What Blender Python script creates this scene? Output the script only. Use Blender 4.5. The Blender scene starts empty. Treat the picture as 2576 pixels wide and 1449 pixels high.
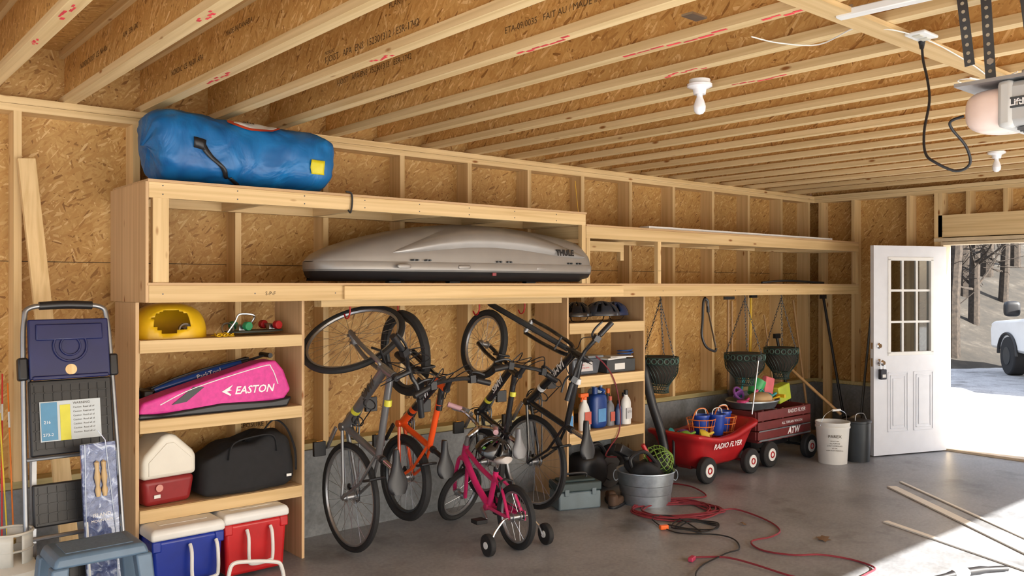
import bpy, bmesh, math, random
from mathutils import Vector, Matrix, noise
random.seed(7)
S=bpy.context.scene; COL=S.collection
V=Vector; PI=math.pi
F=2160.0; HZ=718.0; CH=1.655
ANG=math.radians(40.3); sy=math.sin(ANG); cy=math.cos(ANG)
def ray(px,py):
    a=(px-1288)/F; return V((sy+cy*a, cy-sy*a, (HZ-py)/F))
O=V((0,0,CH))
def atY(px,py,Y): r=ray(px,py); return O+r*(Y/r.y)
def atX(px,py,X): r=ray(px,py); return O+r*(X/r.x)
def atZ(px,py,z): r=ray(px,py); return O+r*((z-CH)/r.z)
def atD(px,py,d): return O+ray(px,py)*d
# ---------------------------------------------------------------- materials
def nt_new(name):
    m=bpy.data.materials.new(name); m.use_nodes=True; nt=m.node_tree
    return m,nt,nt.nodes['Principled BSDF']
def N(nt,t,**k):
    n=nt.nodes.new(t)
    for a,b in k.items(): setattr(n,a,b)
    return n
def ramp(nt,fac,stops,interp='LINEAR'):
    r=N(nt,'ShaderNodeValToRGB'); r.color_ramp.interpolation=interp
    e=r.color_ramp.elements
    while len(e)<len(stops): e.new(.5)
    for i,(p,c) in enumerate(stops):
        e[i].position=p; e[i].color=(c[0],c[1],c[2],1)
    nt.links.new(fac,r.inputs[0]); return r.outputs[0]
def mixc(nt,fac,a,b,mode='MIX'):
    m=N(nt,'ShaderNodeMix',data_type='RGBA',blend_type=mode)
    for i,v in ((0,fac),(6,a),(7,b)):
        if isinstance(v,(int,float)): m.inputs[i].default_value=v
        elif isinstance(v,tuple): m.inputs[i].default_value=(*v[:3],1)
        else: nt.links.new(v,m.inputs[i])
    return m.outputs[2]
def objco(nt): return N(nt,'ShaderNodeTexCoord').outputs['Object']
def bump(nt,b,h,s,d=.002):
    n=N(nt,'ShaderNodeBump'); n.inputs['Strength'].default_value=s; n.inputs['Distance'].default_value=d
    nt.links.new(h,n.inputs['Height']); nt.links.new(n.outputs[0],b.inputs['Normal'])
_mc={}
def pm(name,col,rough=.5,metal=0,var=.12,scale=9,bmp=0,coat=0):
    if name in _mc: return _mc[name]
    m,nt,b=nt_new(name); co=objco(nt)
    n=N(nt,'ShaderNodeTexNoise'); n.inputs['Scale'].default_value=scale; n.inputs['Detail'].default_value=4
    nt.links.new(co,n.inputs['Vector'])
    lo=tuple(max(0,c*(1-var)) for c in col); hi=tuple(min(1,c*(1+var)) for c in col)
    nt.links.new(ramp(nt,n.outputs[0],[(.3,lo),(.7,hi)]),b.inputs['Base Color'])
    b.inputs['Roughness'].default_value=rough; b.inputs['Metallic'].default_value=metal
    b.inputs['Coat Weight'].default_value=coat
    if bmp: bump(nt,b,n.outputs[0],bmp,.004)
    _mc[name]=m; return m
def osb(name,ax,bright=1.0):
    m,nt,b=nt_new(name); co=objco(nt)
    L,Wd=.060,.011
    outs=[]
    for i,(rot,l) in enumerate(((.25,1.0),(1.25,.9),(2.2,1.15),(-.5,.75))):
        mp=N(nt,'ShaderNodeMapping',vector_type='TEXTURE')
        if ax=='Y': r=(0,rot,0); s=(L*l,.06,Wd)
        elif ax=='X': r=(rot,0,0); s=(.06,L*l,Wd)
        else: r=(0,0,rot); s=(L*l,Wd,.06)
        mp.inputs['Rotation'].default_value=r; mp.inputs['Scale'].default_value=s
        mp.inputs['Location'].default_value=(i*3.1,i*1.7,i*2.3)
        nt.links.new(co,mp.inputs['Vector'])
        v=N(nt,'ShaderNodeTexVoronoi'); v.inputs['Scale'].default_value=1
        nt.links.new(mp.outputs[0],v.inputs['Vector'])
        sp=N(nt,'ShaderNodeSeparateColor'); nt.links.new(v.outputs['Color'],sp.inputs[0])
        q=bright
        c=ramp(nt,sp.outputs[0],[(0,(.27*q,.125*q,.030*q)),(.08,(.51*q,.275*q,.080*q)),(.5,(.57*q,.335*q,.108*q)),(.88,(.63*q,.39*q,.138*q)),(1,(.78*q,.55*q,.26*q))])
        outs.append((c,sp.outputs[1],sp.outputs[0]))
    cur=outs[0][0]; hb=outs[0][2]
    for i,(c,g,h) in enumerate(outs[1:]):
        gt=N(nt,'ShaderNodeMath',operation='GREATER_THAN'); gt.inputs[1].default_value=(.5,.55,.72)[i]
        nt.links.new(g,gt.inputs[0]); cur=mixc(nt,gt.outputs[0],cur,c)
    n=N(nt,'ShaderNodeTexNoise'); n.inputs['Scale'].default_value=1.3; nt.links.new(co,n.inputs['Vector'])
    sh=ramp(nt,n.outputs[0],[(.3,(.86,.83,.8)),(.7,(1.08,1.06,1.03))])
    cur=mixc(nt,1.0,cur,sh,'MULTIPLY')
    nt.links.new(cur,b.inputs['Base Color']); b.inputs['Roughness'].default_value=.6
    bump(nt,b,hb,.25,.002)
    return m
def pine(name,ax,c0=(.62,.42,.19),c1=(.82,.61,.33),knots=True):
    m,nt,b=nt_new(name); co=objco(nt)
    i='XYZ'.index(ax)
    mp=N(nt,'ShaderNodeMapping',vector_type='TEXTURE'); s=[.03]*3; s[i]=1.4
    mp.inputs['Scale'].default_value=s; nt.links.new(co,mp.inputs['Vector'])
    n=N(nt,'ShaderNodeTexNoise'); n.inputs['Scale'].default_value=1; n.inputs['Detail'].default_value=5
    n.inputs['Distortion'].default_value=.6; nt.links.new(mp.outputs[0],n.inputs['Vector'])
    c=ramp(nt,n.outputs[0],[(.3,c0),(.55,tuple((a+2*d)/3 for a,d in zip(c0,c1))),(.72,c1)])
    oi=N(nt,'ShaderNodeObjectInfo')
    c=mixc(nt,1.0,c,ramp(nt,oi.outputs['Random'],[(0,(.84,.81,.76)),(1,(1.06,1.05,1.03))]),'MULTIPLY')
    if knots:
        mk=N(nt,'ShaderNodeMapping',vector_type='TEXTURE'); s=[.11]*3; s[i]=.34
        mk.inputs['Scale'].default_value=s; nt.links.new(co,mk.inputs['Vector'])
        v=N(nt,'ShaderNodeTexVoronoi'); v.inputs['Scale'].default_value=1; nt.links.new(mk.outputs[0],v.inputs['Vector'])
        k=ramp(nt,v.outputs['Distance'],[(0,(.30,.13,.04)),(.055,(.42,.22,.08)),(.11,(1,1,1))])
        c=mixc(nt,1.0,c,k,'MULTIPLY')
    nt.links.new(c,b.inputs['Base Color']); b.inputs['Roughness'].default_value=.6
    return m
def concrete(name,base,stain=.5,rough=.55):
    m,nt,b=nt_new(name); co=objco(nt)
    n=N(nt,'ShaderNodeTexNoise'); n.inputs['Scale'].default_value=1.4; n.inputs['Detail'].default_value=10; n.inputs['Roughness'].default_value=.7
    nt.links.new(co,n.inputs['Vector'])
    f=N(nt,'ShaderNodeTexNoise'); f.inputs['Scale'].default_value=45; f.inputs['Detail'].default_value=5
    nt.links.new(co,f.inputs['Vector'])
    lo=tuple(c*(1-stain) for c in base)
    c=ramp(nt,n.outputs[0],[(.30,lo),(.48,base),(.70,tuple(min(1,x*1.3) for x in base))])
    c=mixc(nt,1.0,c,ramp(nt,f.outputs[0],[(.3,(.82,.82,.82)),(.7,(1.10,1.10,1.10))]),'MULTIPLY')
    g=N(nt,'ShaderNodeTexNoise'); g.inputs['Scale'].default_value=2.6; g.inputs['Detail'].default_value=3; nt.links.new(co,g.inputs['Vector'])
    c=mixc(nt,1.0,c,ramp(nt,g.outputs[0],[(.58,(1,1,1)),(.68,(.66,.65,.63))]),'MULTIPLY')
    nt.links.new(c,b.inputs['Base Color']); b.inputs['Roughness'].default_value=rough
    bump(nt,b,f.outputs[0],.15,.002)
    return m
OSBW=osb('osb_wall','Y',.93); OSBR=osb('osb_side','X',.98); OSBC=osb('osb_web','X',1.15); OSBD=osb('osb_deck','Z',1.08)
PX=pine('pine_x','X'); PY=pine('pine_y','Y',(.66,.47,.23),(.86,.67,.38)); PZ=pine('pine_z','Z')
PT=pine('treated','X',(.42,.36,.16),(.60,.52,.28))
PLY=pine('plywood','Z',(.55,.35,.18),(.70,.48,.27)); PLYX=pine('plywood_x','X',(.53,.34,.17),(.68,.46,.26))
CONC=concrete('concrete_floor',(.265,.275,.295),.38,rough=.40); BLOCK=concrete('curb_concrete',(.22,.235,.25),.30,.85)
DRIVE=concrete('drive',(.55,.54,.52),.15,rough=.9); GRAVEL=concrete('gravel',(.34,.345,.36),.6,rough=.95)
BLACK=pm('black_plastic',(.012,.012,.014),.45); RUB=pm('rubber',(.014,.014,.015),.75,bmp=.3,scale=60)
WHITE=pm('white_plastic',(.78,.78,.76),.4,var=.04); STEEL=pm('steel',(.50,.51,.53),.3,1); ALU=pm('aluminium',(.42,.43,.45),.42,.9)
LALU=pm('ladder_aluminium',(.30,.31,.33),.42,.9)
GALV=pm('galvanised',(.36,.40,.44),.42,.85,scale=25); DSTEEL=pm('dark_steel',(.10,.11,.12),.45,.8)
CHROME=pm('chrome',(.70,.70,.72),.15,1,var=.03)
RED=pm('red',(.42,.012,.016),.4); REDW=pm('red_wood',(.15,.022,.022),.5,scale=20); RMARK=pm('red_mark',(.70,.05,.07),.8,var=.3)
INK=pm('ink',(.05,.035,.02),.9); JINK=pm('joist_ink',(.13,.075,.03),.9); WINK=pm('white_ink',(.85,.85,.85),.6,var=.02)
# ---------------------------------------------------------------- mesh tools
def cr(pts,n=6,closed=False):
    P=[V(p) for p in pts]; out=[]; L=len(P)
    rng=range(L) if closed else range(L-1)
    for i in rng:
        if closed: a,b,c,d=P[i-1],P[i],P[(i+1)%L],P[(i+2)%L]
        else: a=P[max(i-1,0)];b=P[i];c=P[i+1];d=P[min(i+2,L-1)]
        for k in range(n):
            t=k/n
            out.append(.5*((2*b)+(c-a)*t+(2*a-5*b+4*c-d)*t*t+(3*b-a-3*c+d)*t**3))
    if not closed: out.append(P[-1])
    return out
def spow(x,e): return math.copysign(abs(x)**e,x)
class MB:
    def __init__(s): s.bm=bmesh.new()
    def add(s,vs,fs):
        b=[s.bm.verts.new(v) for v in vs]
        for f in fs:
            try: s.bm.faces.new([b[i] for i in f])
            except Exception: pass
        return s
    def box(s,c,sz,R=None):
        c=V(c); vs=[]
        for z in (-.5,.5):
            for y in (-.5,.5):
                for x in (-.5,.5):
                    p=V((x*sz[0],y*sz[1],z*sz[2]))
                    if R: p=R@p
                    vs.append(c+p)
        return s.add(vs,[(0,2,3,1),(4,5,7,6),(0,1,5,4),(2,6,7,3),(0,4,6,2),(1,3,7,5)])
    def bb(s,x0,x1,y0,y1,z0,z1): return s.box(((x0+x1)/2,(y0+y1)/2,(z0+z1)/2),(x1-x0,y1-y0,z1-z0))
    def beam(s,p,q,w,h,up=(0,0,1)):
        p=V(p);q=V(q);d=(q-p);L=d.length;d.normalize();u=V(up)
        if abs(d.dot(u))>.98:u=V((0,1,0))
        sd=u.cross(d).normalized();u=d.cross(sd)
        return s.box((p+q)/2,(L,w,h),Matrix((d,sd,u)).transposed())
    def loft(s,rings,cap=True,closed=True):
        n=len(rings[0]); vs=[v for r in rings for v in r]; fs=[]
        m=n if closed else n-1
        for i in range(len(rings)-1):
            for j in range(m):
                a=i*n+j;b=i*n+(j+1)%n; fs.append((a,b,b+n,a+n))
        if cap and closed: fs.append(tuple(range(n))[::-1]); fs.append(tuple(range((len(rings)-1)*n,len(rings)*n)))
        return s.add(vs,fs)
    def tube(s,pts,r,n=8,closed=False,flat=1.0):
        P=[V(p) for p in pts]; L=len(P); rings=[]; up=None
        for i in range(L):
            if closed: t=P[(i+1)%L]-P[i-1]
            else: t=P[min(i+1,L-1)]-P[max(i-1,0)]
            if t.length<1e-9: t=V((0,0,1))
            t.normalize()
            if up is None:
                up=V((0,0,1)) if abs(t.z)<.9 else V((1,0,0))
            a=up-t*up.dot(t)
            if a.length<1e-6: a=t.orthogonal()
            a.normalize(); up=a; b=t.cross(a)
            rr=r[i] if isinstance(r,(list,tuple)) else r
            rings.append([P[i]+a*(rr*math.cos(2*PI*k/n)*flat)+b*(rr*math.sin(2*PI*k/n)) for k in range(n)])
        if closed: rings.append(rings[0]); return s.loft(rings,cap=False)
        return s.loft(rings)
    def lathe(s,prof,n=24,M=None,cap=True):
        rings=[]
        for r,z in prof:
            r=max(r,1e-4)
            ring=[V((r*math.cos(2*PI*k/n),r*math.sin(2*PI*k/n),z)) for k in range(n)]
            if M: ring=[M@v for v in ring]
            rings.append(ring)
        return s.loft(rings,cap=cap)
    def cyl(s,p,q,r,n=16,r2=None):
        return s.tube([p,q],[r,r if r2 is None else r2],n)
    def torus(s,R,r,n=40,m=8,M=None):
        pts=[]
        for i in range(n):
            a=2*PI*i/n; pts.append([V(((R+r*math.cos(2*PI*j/m))*math.cos(a),(R+r*math.cos(2*PI*j/m))*math.sin(a),r*math.sin(2*PI*j/m))) for j in range(m)])
        pts.append(pts[0])
        if M: pts=[[M@v for v in q] for q in pts]
        return s.loft(pts,cap=False)
    def blob(s,c,rx,ry,rz,e1=1,e2=1,nu=24,nv=14,nz=0,nsc=6,M=None,zmin=-1,keep=None):
        c=V(c); rings=[]
        for i in range(nv+1):
            v=-PI/2+PI*i/nv
            if math.sin(v)<zmin: v=math.asin(zmin)
            ring=[]
            for j in range(nu):
                u=2*PI*j/nu
                cv=spow(max(math.cos(v),1e-3),e1)
                p=V((rx*cv*spow(math.cos(u),e2),ry*cv*spow(math.sin(u),e2),rz*spow(math.sin(v),e1)))
                if nz: p*=1+nz*noise.noise((p+c)*nsc)
                if M: p=M@p
                ring.append(p+c)
            rings.append(ring)
        n=nu; vs=[v for r in rings for v in r]; fs=[]
        for i in range(nv):
            for j in range(n):
                if keep and not keep(i,j,nu,nv): continue
                a=i*n+j;b=i*n+(j+1)%n; fs.append((a,b,b+n,a+n))
        s.add(vs,fs)
        if not keep: bmesh.ops.remove_doubles(s.bm,verts=s.bm.verts,dist=1e-5)
        else:
            bmesh.ops.delete(s.bm,geom=[v for v in s.bm.verts if not v.link_faces],context='VERTS')
        return s
    def prism(s,prof,axis,a,b):
        def P(u,v,w):
            return {'Y':V((u,w,v)),'X':V((w,u,v)),'Z':V((u,v,w))}[axis]
        return s.loft([[P(u,v,a) for u,v in prof],[P(u,v,b) for u,v in prof]])
    def xf(s,M): bmesh.ops.transform(s.bm,matrix=M,verts=s.bm.verts); return s
def wm(p):
    M=Matrix.Identity(4)
    while p: M=p.matrix_basis@M; p=p.parent
    return M
def obj(name,mb,m,parent=None,local=False,bev=0,smooth=True,sub=0,solid=0,label=None,kind=None,ang=38,seg=2):
    bmesh.ops.recalc_face_normals(mb.bm,faces=mb.bm.faces)
    me=bpy.data.meshes.new(name); mb.bm.to_mesh(me); mb.bm.free()
    if smooth:
        me.polygons.foreach_set('use_smooth',[True]*len(me.polygons)); me.set_sharp_from_angle(angle=math.radians(ang))
    me.materials.append(m)
    o=bpy.data.objects.new(name,me); COL.objects.link(o)
    if parent:
        if not local: me.transform(wm(parent).inverted())
        o.parent=parent
    if solid:
        q=o.modifiers.new('s','SOLIDIFY'); q.thickness=solid
    if bev:
        q=o.modifiers.new('b','BEVEL'); q.width=bev; q.segments=seg; q.limit_method='ANGLE'
    if sub:
        q=o.modifiers.new('u','SUBSURF'); q.levels=sub; q.render_levels=sub
    if label: o['label']=label
    if kind: o['kind']=kind
    return o
def thing(name,label,cat,loc=(0,0,0),M=None,group=None):
    o=bpy.data.objects.new(name,None); COL.objects.link(o); o.empty_display_size=.1
    if M: o.matrix_basis=M
    else: o.location=loc
    o['label']=label; o['category']=cat
    if group: o['group']=group
    return o
def solo(name,mb,m,label,cat,group=None,**k):
    vs=[v.co for v in mb.bm.verts]
    c=V(((min(v.x for v in vs)+max(v.x for v in vs))/2,(min(v.y for v in vs)+max(v.y for v in vs))/2,min(v.z for v in vs)))
    mb.xf(Matrix.Translation(-c)); o=obj(name,mb,m,None,**k); o.location=c
    o['label']=label; o['category']=cat
    if group: o['group']=group
    return o
def struct(name,mb,m,**k): return obj(name,mb,m,kind='structure',**k)
def text(parent,s,org,right,up,size,m,name='lettering',align='LEFT',local=False,shear=0,sx=1.0,bold=0):
    c=bpy.data.curves.new('t','FONT'); c.body=s; c.size=size; c.align_x=align; c.shear=shear; c.offset=bold
    c.resolution_u=2
    o=bpy.data.objects.new('t',c); COL.objects.link(o)
    dg=bpy.context.evaluated_depsgraph_get(); me=bpy.data.meshes.new_from_object(o.evaluated_get(dg))
    bpy.data.objects.remove(o)
    r=V(right).normalized(); u=V(up); u=(u-r*u.dot(r)).normalized(); n=r.cross(u)
    M=Matrix((r*sx,u,n)).transposed().to_4x4(); M.translation=V(org); me.transform(M)
    if parent and not local: me.transform(wm(parent).inverted())
    me.materials.clear(); me.materials.append(m); me.name=name
    t=bpy.data.objects.new(name,me); COL.objects.link(t); t.parent=parent
    return t
def T(*a): return Matrix.Translation(V(a))
def R(a,ax): return Matrix.Rotation(a,4,ax)
# ================================================================= SETTING
YW,YS=5.19,5.33; XR,XS=8.88,9.02; ZP,ZT=2.66,2.965
struct('floor',MB().bb(-4,9.04,-1.1,5.36,-.12,0),CONC,smooth=False)
wb_=struct('wall_back',MB().bb(-3,XS,YS,YS+.014,.57,ZP),OSBW,smooth=False)
k=-6
while .95+.606*k<8.8:
    x=.95+.606*k; obj('stud',MB().bb(x-.019,x+.019,YW,YS,.61,2.584),PZ,wb_,smooth=False); k+=1
obj('corner_stud',MB().bb(8.75,8.79,YW,YS,.61,2.584),PZ,wb_,smooth=False)
obj('top_plate',MB().bb(-3,8.88,YW,YS,2.584,2.621).bb(-3,8.88,YW,YS,2.623,ZP),PX,wb_,smooth=False)
obj('bottom_plate',MB().bb(-3,8.88,YW,YS,.572,.61),PT,wb_,smooth=False)
obj('foundation_curb',MB().bb(-3,9.02,YW-.025,YS+.02,0,.571),BLOCK,wb_,smooth=False)
obj('rim_board',MB().bb(-3,XS,YS-.03,YS-.005,ZP,ZT),OSBW,wb_,smooth=False)
obj('sheathing_seam',MB().bb(-3,XS,YS-.0012,YS,1.785,1.789),INK,wb_,smooth=False)
text(wb_,'SHEATHING SPAN 24/16',(3.45,YS-.002,.82),(1,0,0),(0,0,1),.035,INK)
text(wb_,'EXPOSURE 1',(2.2,YS-.002,.74),(1,0,0),(0,0,1),.04,INK)
text(wb_,'PS 2-10',(5.95,YS-.002,1.16),(0,0,1),(-1,0,0),.04,INK)
text(wb_,'SIZED FOR SPACING',(6.2,YS-.002,.95),(0,0,1),(-1,0,0),.035,INK)
D0,D1=2.83,3.77
wr=struct('wall_right',MB().bb(XS,XS+.014,D1+.03,YS+.014,.57,ZP).bb(XS,XS+.014,-1.1,D0-.03,.0,ZP).bb(XS,XS+.014,D0-.03,D1+.03,2.09,ZP),OSBR,smooth=False)
for y in (5.12,4.73,4.126,3.845,3.805,2.78,2.74,2.2,1.6,1.0,.4,-.2,-.8):
    obj('stud',MB().bb(XR,XS,y-.019,y+.019,.61 if y>3.9 else 0,2.584),PZ,wr,smooth=False)
obj('header',MB().bb(XR,XS,2.72,3.825,2.14,2.36),PY,wr,smooth=False)
for y in (3.54,3.2): obj('cripple_stud',MB().bb(XR,XS,y-.019,y+.019,2.36,2.584),PZ,wr,smooth=False)
obj('top_plate',MB().bb(XR,XS,-1.1,YW,2.584,2.621).bb(XR,XS,-1.1,YW,2.623,ZP),PY,wr,smooth=False)
obj('bottom_plate',MB().bb(XR,XS,3.86,YW,.572,.61),PT,wr,smooth=False)
obj('foundation_curb',MB().bb(XR-.025,XS+.02,3.86,YW-.026,0,.571),BLOCK,wr,smooth=False)
obj('rim_board',MB().bb(XS-.03,XS,-1.1,YS-.04,ZP,ZT),OSBR,wr,smooth=False)
JW=pm('jamb',(.62,.50,.33),.5)
struct('trim_1',MB().bb(XR-.01,XS+.02,D1,D1+.03,0,2.09).bb(XR-.01,XS+.02,D0-.03,D0,0,2.09).bb(XR-.01,XS+.02,D0,D1,2.06,2.09).bb(XR-.02,XR-.001,D0-.1,D1+.09,2.095,2.13),JW,smooth=False,bev=.002)
struct('trim_2',MB().bb(XR-.02,XS+.06,D0,D1,0,.025),pm('threshold',(.55,.43,.30),.5),smooth=False,bev=.004)
struct('wall_front',MB().bb(-4,XS,-1.24,-1.1,2.27,ZT).bb(8.6,XS,-1.24,-1.1,0,2.27),OSBW,smooth=False)
ce=struct('ceiling',MB().bb(-4,XS+.02,-1.24,YS+.02,ZT,ZT+.02),OSBD,smooth=False)
joists={}
for k in range(-9,20):
    x=1.205+.406*k
    if x>8.85: break
    w=obj('joist',MB().bb(x-.005,x+.005,-1.08,YS-.032,ZP+.03,ZT-.03),OSBC,ce,smooth=False)
    obj('bottom_flange',MB().bb(x-.032,x+.032,-1.09,YS-.031,ZP+.001,ZP+.039),PY,w,smooth=False)
    obj('top_flange',MB().bb(x-.032,x+.032,-1.09,YS-.031,ZT-.04,ZT-.001),PY,w,smooth=False)
    joists[k]=(x,w)
for k,y,z,s,sz in ((2,3.78,2.775,'NORDIC',.024),(2,3.78,2.735,'I-JOIST   APA  ENS  152301312 / ESR-1742',.046),(2,3.2,2.86,'PLANT 1052  CCMC 13',.038),(2,2.55,2.80,'ETA-09/0035',.038),
    (3,4.40,2.80,'I-JOIST   APA ENS  152301313   ESR-1742',.044),(3,2.9,2.76,'ETA-09/0035   FAIT AU / MADE IN CANADA',.040),(3,2.9,2.84,'PLANT 1052 CCMC 13',.034),
    (1,4.75,2.79,'NORDIC  CE  NI-20  APA',.042),(1,4.0,2.84,'MADE IN CANADA',.036),(0,4.95,2.80,'NORDIC JOIST  CE  NI-40x',.042),(0,4.2,2.80,'APA  ESR-1742',.036),(4,4.6,2.80,'NORDIC JOIST APA',.042)):
    x,w=joists[k]; text(w,s,(x-.0065,y,z),(0,-1,0),(0,0,1),sz,JINK)
for px,py,L in ((110,20,.22),(500,38,.16),(535,195,.30),(975,150,.16),(1390,120,.34),(1730,122,.55),(1985,20,.3),(1770,195,.25),(1940,210,.3),(60,100,.1)):
    p=atZ(px,py,ZP); kk=round((p.x-1.205)/.406)
    if kk in joists:
        x,w=joists[kk]; mb=MB(); n=7
        for i in range(n):
            yy=p.y-L/2+L*i/n; o=random.uniform(-.02,.012)
            mb.bb(x+o,x+o+random.uniform(.006,.016),yy,yy+L/n*.9,ZP-.0008,ZP+.0004)
        obj('paint_mark',mb,RMARK,w,smooth=False)
solo('ceiling_cross_board',MB().bb(1.2,4.62,1.57,1.67,ZP-.020,ZP-.0005),PX,'long flat pine board nailed across the undersides of the joists at upper right','board',smooth=False)
# ================================================================= OUTSIDE
struct('driveway',MB().bb(-14,24,-22,-1.1,-.14,-.02),DRIVE,smooth=False)
struct('gravel_yard',MB().bb(9.04,34,-1.1,34,-.14,-.03),GRAVEL,smooth=False)
LEAF,nt,b=nt_new('leaf_ground'); co=objco(nt)
n1=N(nt,'ShaderNodeTexNoise'); n1.inputs['Scale'].default_value=1.3; n1.inputs['Detail'].default_value=10; n1.inputs['Roughness'].default_value=.75; nt.links.new(co,n1.inputs['Vector'])
nt.links.new(ramp(nt,n1.outputs[0],[(.3,(.010,.009,.007)),(.50,(.028,.023,.017)),(.60,(.050,.042,.032)),(.63,(.06,.056,.05)),(.66,(.26,.30,.36))]),b.inputs['Base Color']); b.inputs['Roughness'].default_value=.95
def gh(x,y):
    d=.35*x+.94*y-12.9
    return (max(0,d)*.40 if d<12 else 4.8+(d-12)*.1)-.15
nx,ny=64,66; rows=[]
for i in range(nx+1):
    row=[]
    for j in range(ny+1):
        x=9.6+i*.6; y=1+j*.5; h=gh(x,y)
        if h>-.149: h+=.16*noise.noise(V((x*.8,y*.8,0)))+.08*noise.noise(V((x*3,y*3,1)))
        row.append(V((x,y,h)))
    rows.append(row)
struct('ground_slope',MB().loft(rows,cap=False,closed=False),LEAF)
BARK=pm('bark',(.030,.022,.016),.95,var=.5,scale=14,bmp=.8)
def tree(x,y,r,h,lean,label,seed,nb=20):
    rd=random.Random(seed); z0=gh(x,y)
    t=thing('tree',label,'tree',(x,y,z0),group='bare trees on the slope outside the doorway')
    pts=[V((x+lean*k/6*h*.25+rd.uniform(-.05,.05),y+rd.uniform(-.05,.05),z0-.1+h*k/6)) for k in range(7)]
    obj('trunk',MB().tube(cr(pts,3),[r*(1-.6*i/18) for i in range(19)],9),BARK,t)
    mb=MB()
    for i in range(nb):
        k=rd.uniform(.5,5.8); p=pts[int(k)].lerp(pts[int(k)+1],k-int(k)); a=rd.uniform(0,2*PI); L=rd.uniform(.7,1.7)
        e=p+V((math.cos(a)*L,math.sin(a)*L,rd.uniform(.2,1.6))); m_=(p+e)/2+V((0,0,-.12))
        mb.tube(cr([p,m_,e],3),[r*.26*(1-.12*q) for q in range(7)],5)
        for _ in range(7):
            q=p.lerp(e,rd.uniform(.3,1)); f=q+V((rd.uniform(-.7,.7),rd.uniform(-.7,.7),rd.uniform(-.3,.8)))
            mb.tube([q,f],[r*.09,.008],4)
    obj('branches',mb,BARK,t)
tl=[(2396,18,.17,8,.1,'nearest dark bare trunk, at the left edge of the doorway view'),(2420,22,.20,9,.05,'thick dark trunk just right of the nearest one beyond the doorway'),
 (2452,20,.13,8,.25,'leaning bare trunk in the middle of the doorway view'),(2482,24,.19,9,-.1,'bare trunk just left of the white truck'),
 (2520,22,.12,8,.35,'slim leaning bare trunk above the white truck mirror'),(2556,25,.18,9,.0,'bare trunk above the white truck hood'),
 (2438,28,.16,9,-.2,'far thin trunk seen between the two leftmost thick trunks'),(2500,30,.19,10,.15,'far bare trunk high on the slope behind the others'),(2468,32,.19,10,.1,'farthest trunk on the slope, straight behind the leaning trunk'),(2405,29,.18,10,.2,'far trunk on the slope behind the nearest dark trunk')]
for i,(px,d,r,h,ln,lb) in enumerate(tl):
    p=atD(px,700,d); tree(p.x,p.y,r,h,ln,lb,i+3)
TW=pm('truck_paint',(.86,.85,.83),.3,var=.02,coat=.3); GLS=pm('dark_glass',(.02,.025,.03),.08)
p=atZ(2534,943,-.03)
Mt=T(p.x,p.y,-.03)@R(math.radians(219),'Z')
tr=thing('pickup_truck','white pickup truck parked outside on the gravel, seen through the open doorway','truck',M=Mt)
prof=[(-.95,.45),(-.98,.85),(-.85,.98),(.55,1.08),(3.9,1.08),(4.0,.5),(3.7,.42)]
obj('body',MB().prism(prof,'Y',.02,1.95),TW,tr,local=True,bev=.06)
cab=[(.45,1.07),(1.15,1.66),(1.4,1.74),(2.8,1.74),(3.1,1.65),(3.35,1.07)]
obj('cab',MB().prism(cab,'Y',.10,1.87),TW,tr,local=True,bev=.08)
obj('side_window',MB().prism([(.72,1.14),(1.22,1.60),(1.9,1.62),(1.9,1.14)],'Y',.085,.12),GLS,tr,local=True)
obj('side_window',MB().prism([(2.0,1.14),(2.0,1.62),(2.75,1.6),(2.95,1.14)],'Y',.085,.12),GLS,tr,local=True)
obj('windshield',MB().prism([(.50,1.12),(.46,1.1),(1.12,1.64),(1.16,1.64)],'Y',.2,1.77),GLS,tr,local=True)
obj('mirror',MB().blob((.62,-.14,1.26),.09,.13,.14,.5,.5),BLACK,tr,local=True)
for x,y in ((0,0),(3.0,0),(0,1.75),(3.0,1.75)):
    w=obj('wheel',MB().cyl((x,y-.01,.36),(x,y+.25,.36),.36,28),RUB,tr,local=True,bev=.03)
    obj('hub_cap',MB().cyl((x,y-.02,.36),(x,y,.36),.17,20),DSTEEL,w,local=True)
    obj('wheel_arch',MB().tube(cr([(x+.44*math.cos(a_*PI/8),y-.005 if y<1 else y+.2,.38+.40*math.sin(a_*PI/8)) for a_ in range(9)],2),.03,6),BLACK,tr,local=True)
obj('bumper',MB().box((-.98,.98,.58),(.16,1.85,.22)),CHROME,tr,local=True,bev=.04)
obj('headlight',MB().box((-.9,.2,.84),(.12,.32,.2)),WHITE,tr,local=True,bev=.03)
# ================================================================= DOOR
dv=V((-.937,.348,0)).normalized(); dn=V((0,0,1)).cross(dv)
Md=Matrix((dv,dn,V((0,0,1)))).transposed().to_4x4(); Md.translation=V((8.862,3.755,.012))
WD=pm('door_paint',(.72,.74,.79),.4,var=.03)
W0,W1,Z0,Z1=.19,.72,.98,1.90
mb=MB(); t=.022
mb.bb(0,W0,-t,t,0,2.03).bb(W1,.91,-t,t,0,2.03).bb(W0,W1,-t,t,0,Z0).bb(W0,W1,-t,t,Z1,2.03)
dr=obj('door_1',mb,WD,None,kind='structure',smooth=False); dr.matrix_basis=Md
fr=MB()
for a,b_,c,d in ((W0-.02,W1+.02,Z0-.02,Z0+.015),(W0-.02,W1+.02,Z1-.015,Z1+.02),(W0-.02,W0+.015,Z0,Z1),(W1-.015,W1+.02,Z0,Z1)): fr.bb(a,b_,-t-.008,t+.008,c,d)
for i in (1,2):
    x=W0+(W1-W0)*i/3; z=Z0+(Z1-Z0)*i/3
    fr.bb(x-.011,x+.011,-.014,.014,Z0,Z1).bb(W0,W1,-.0135,.0135,z-.011,z+.011)
obj('window_frame',fr,WHITE,dr,local=True,smooth=False,bev=.003)
GL,nt,b=nt_new('glass'); nt.nodes.remove(b)
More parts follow.
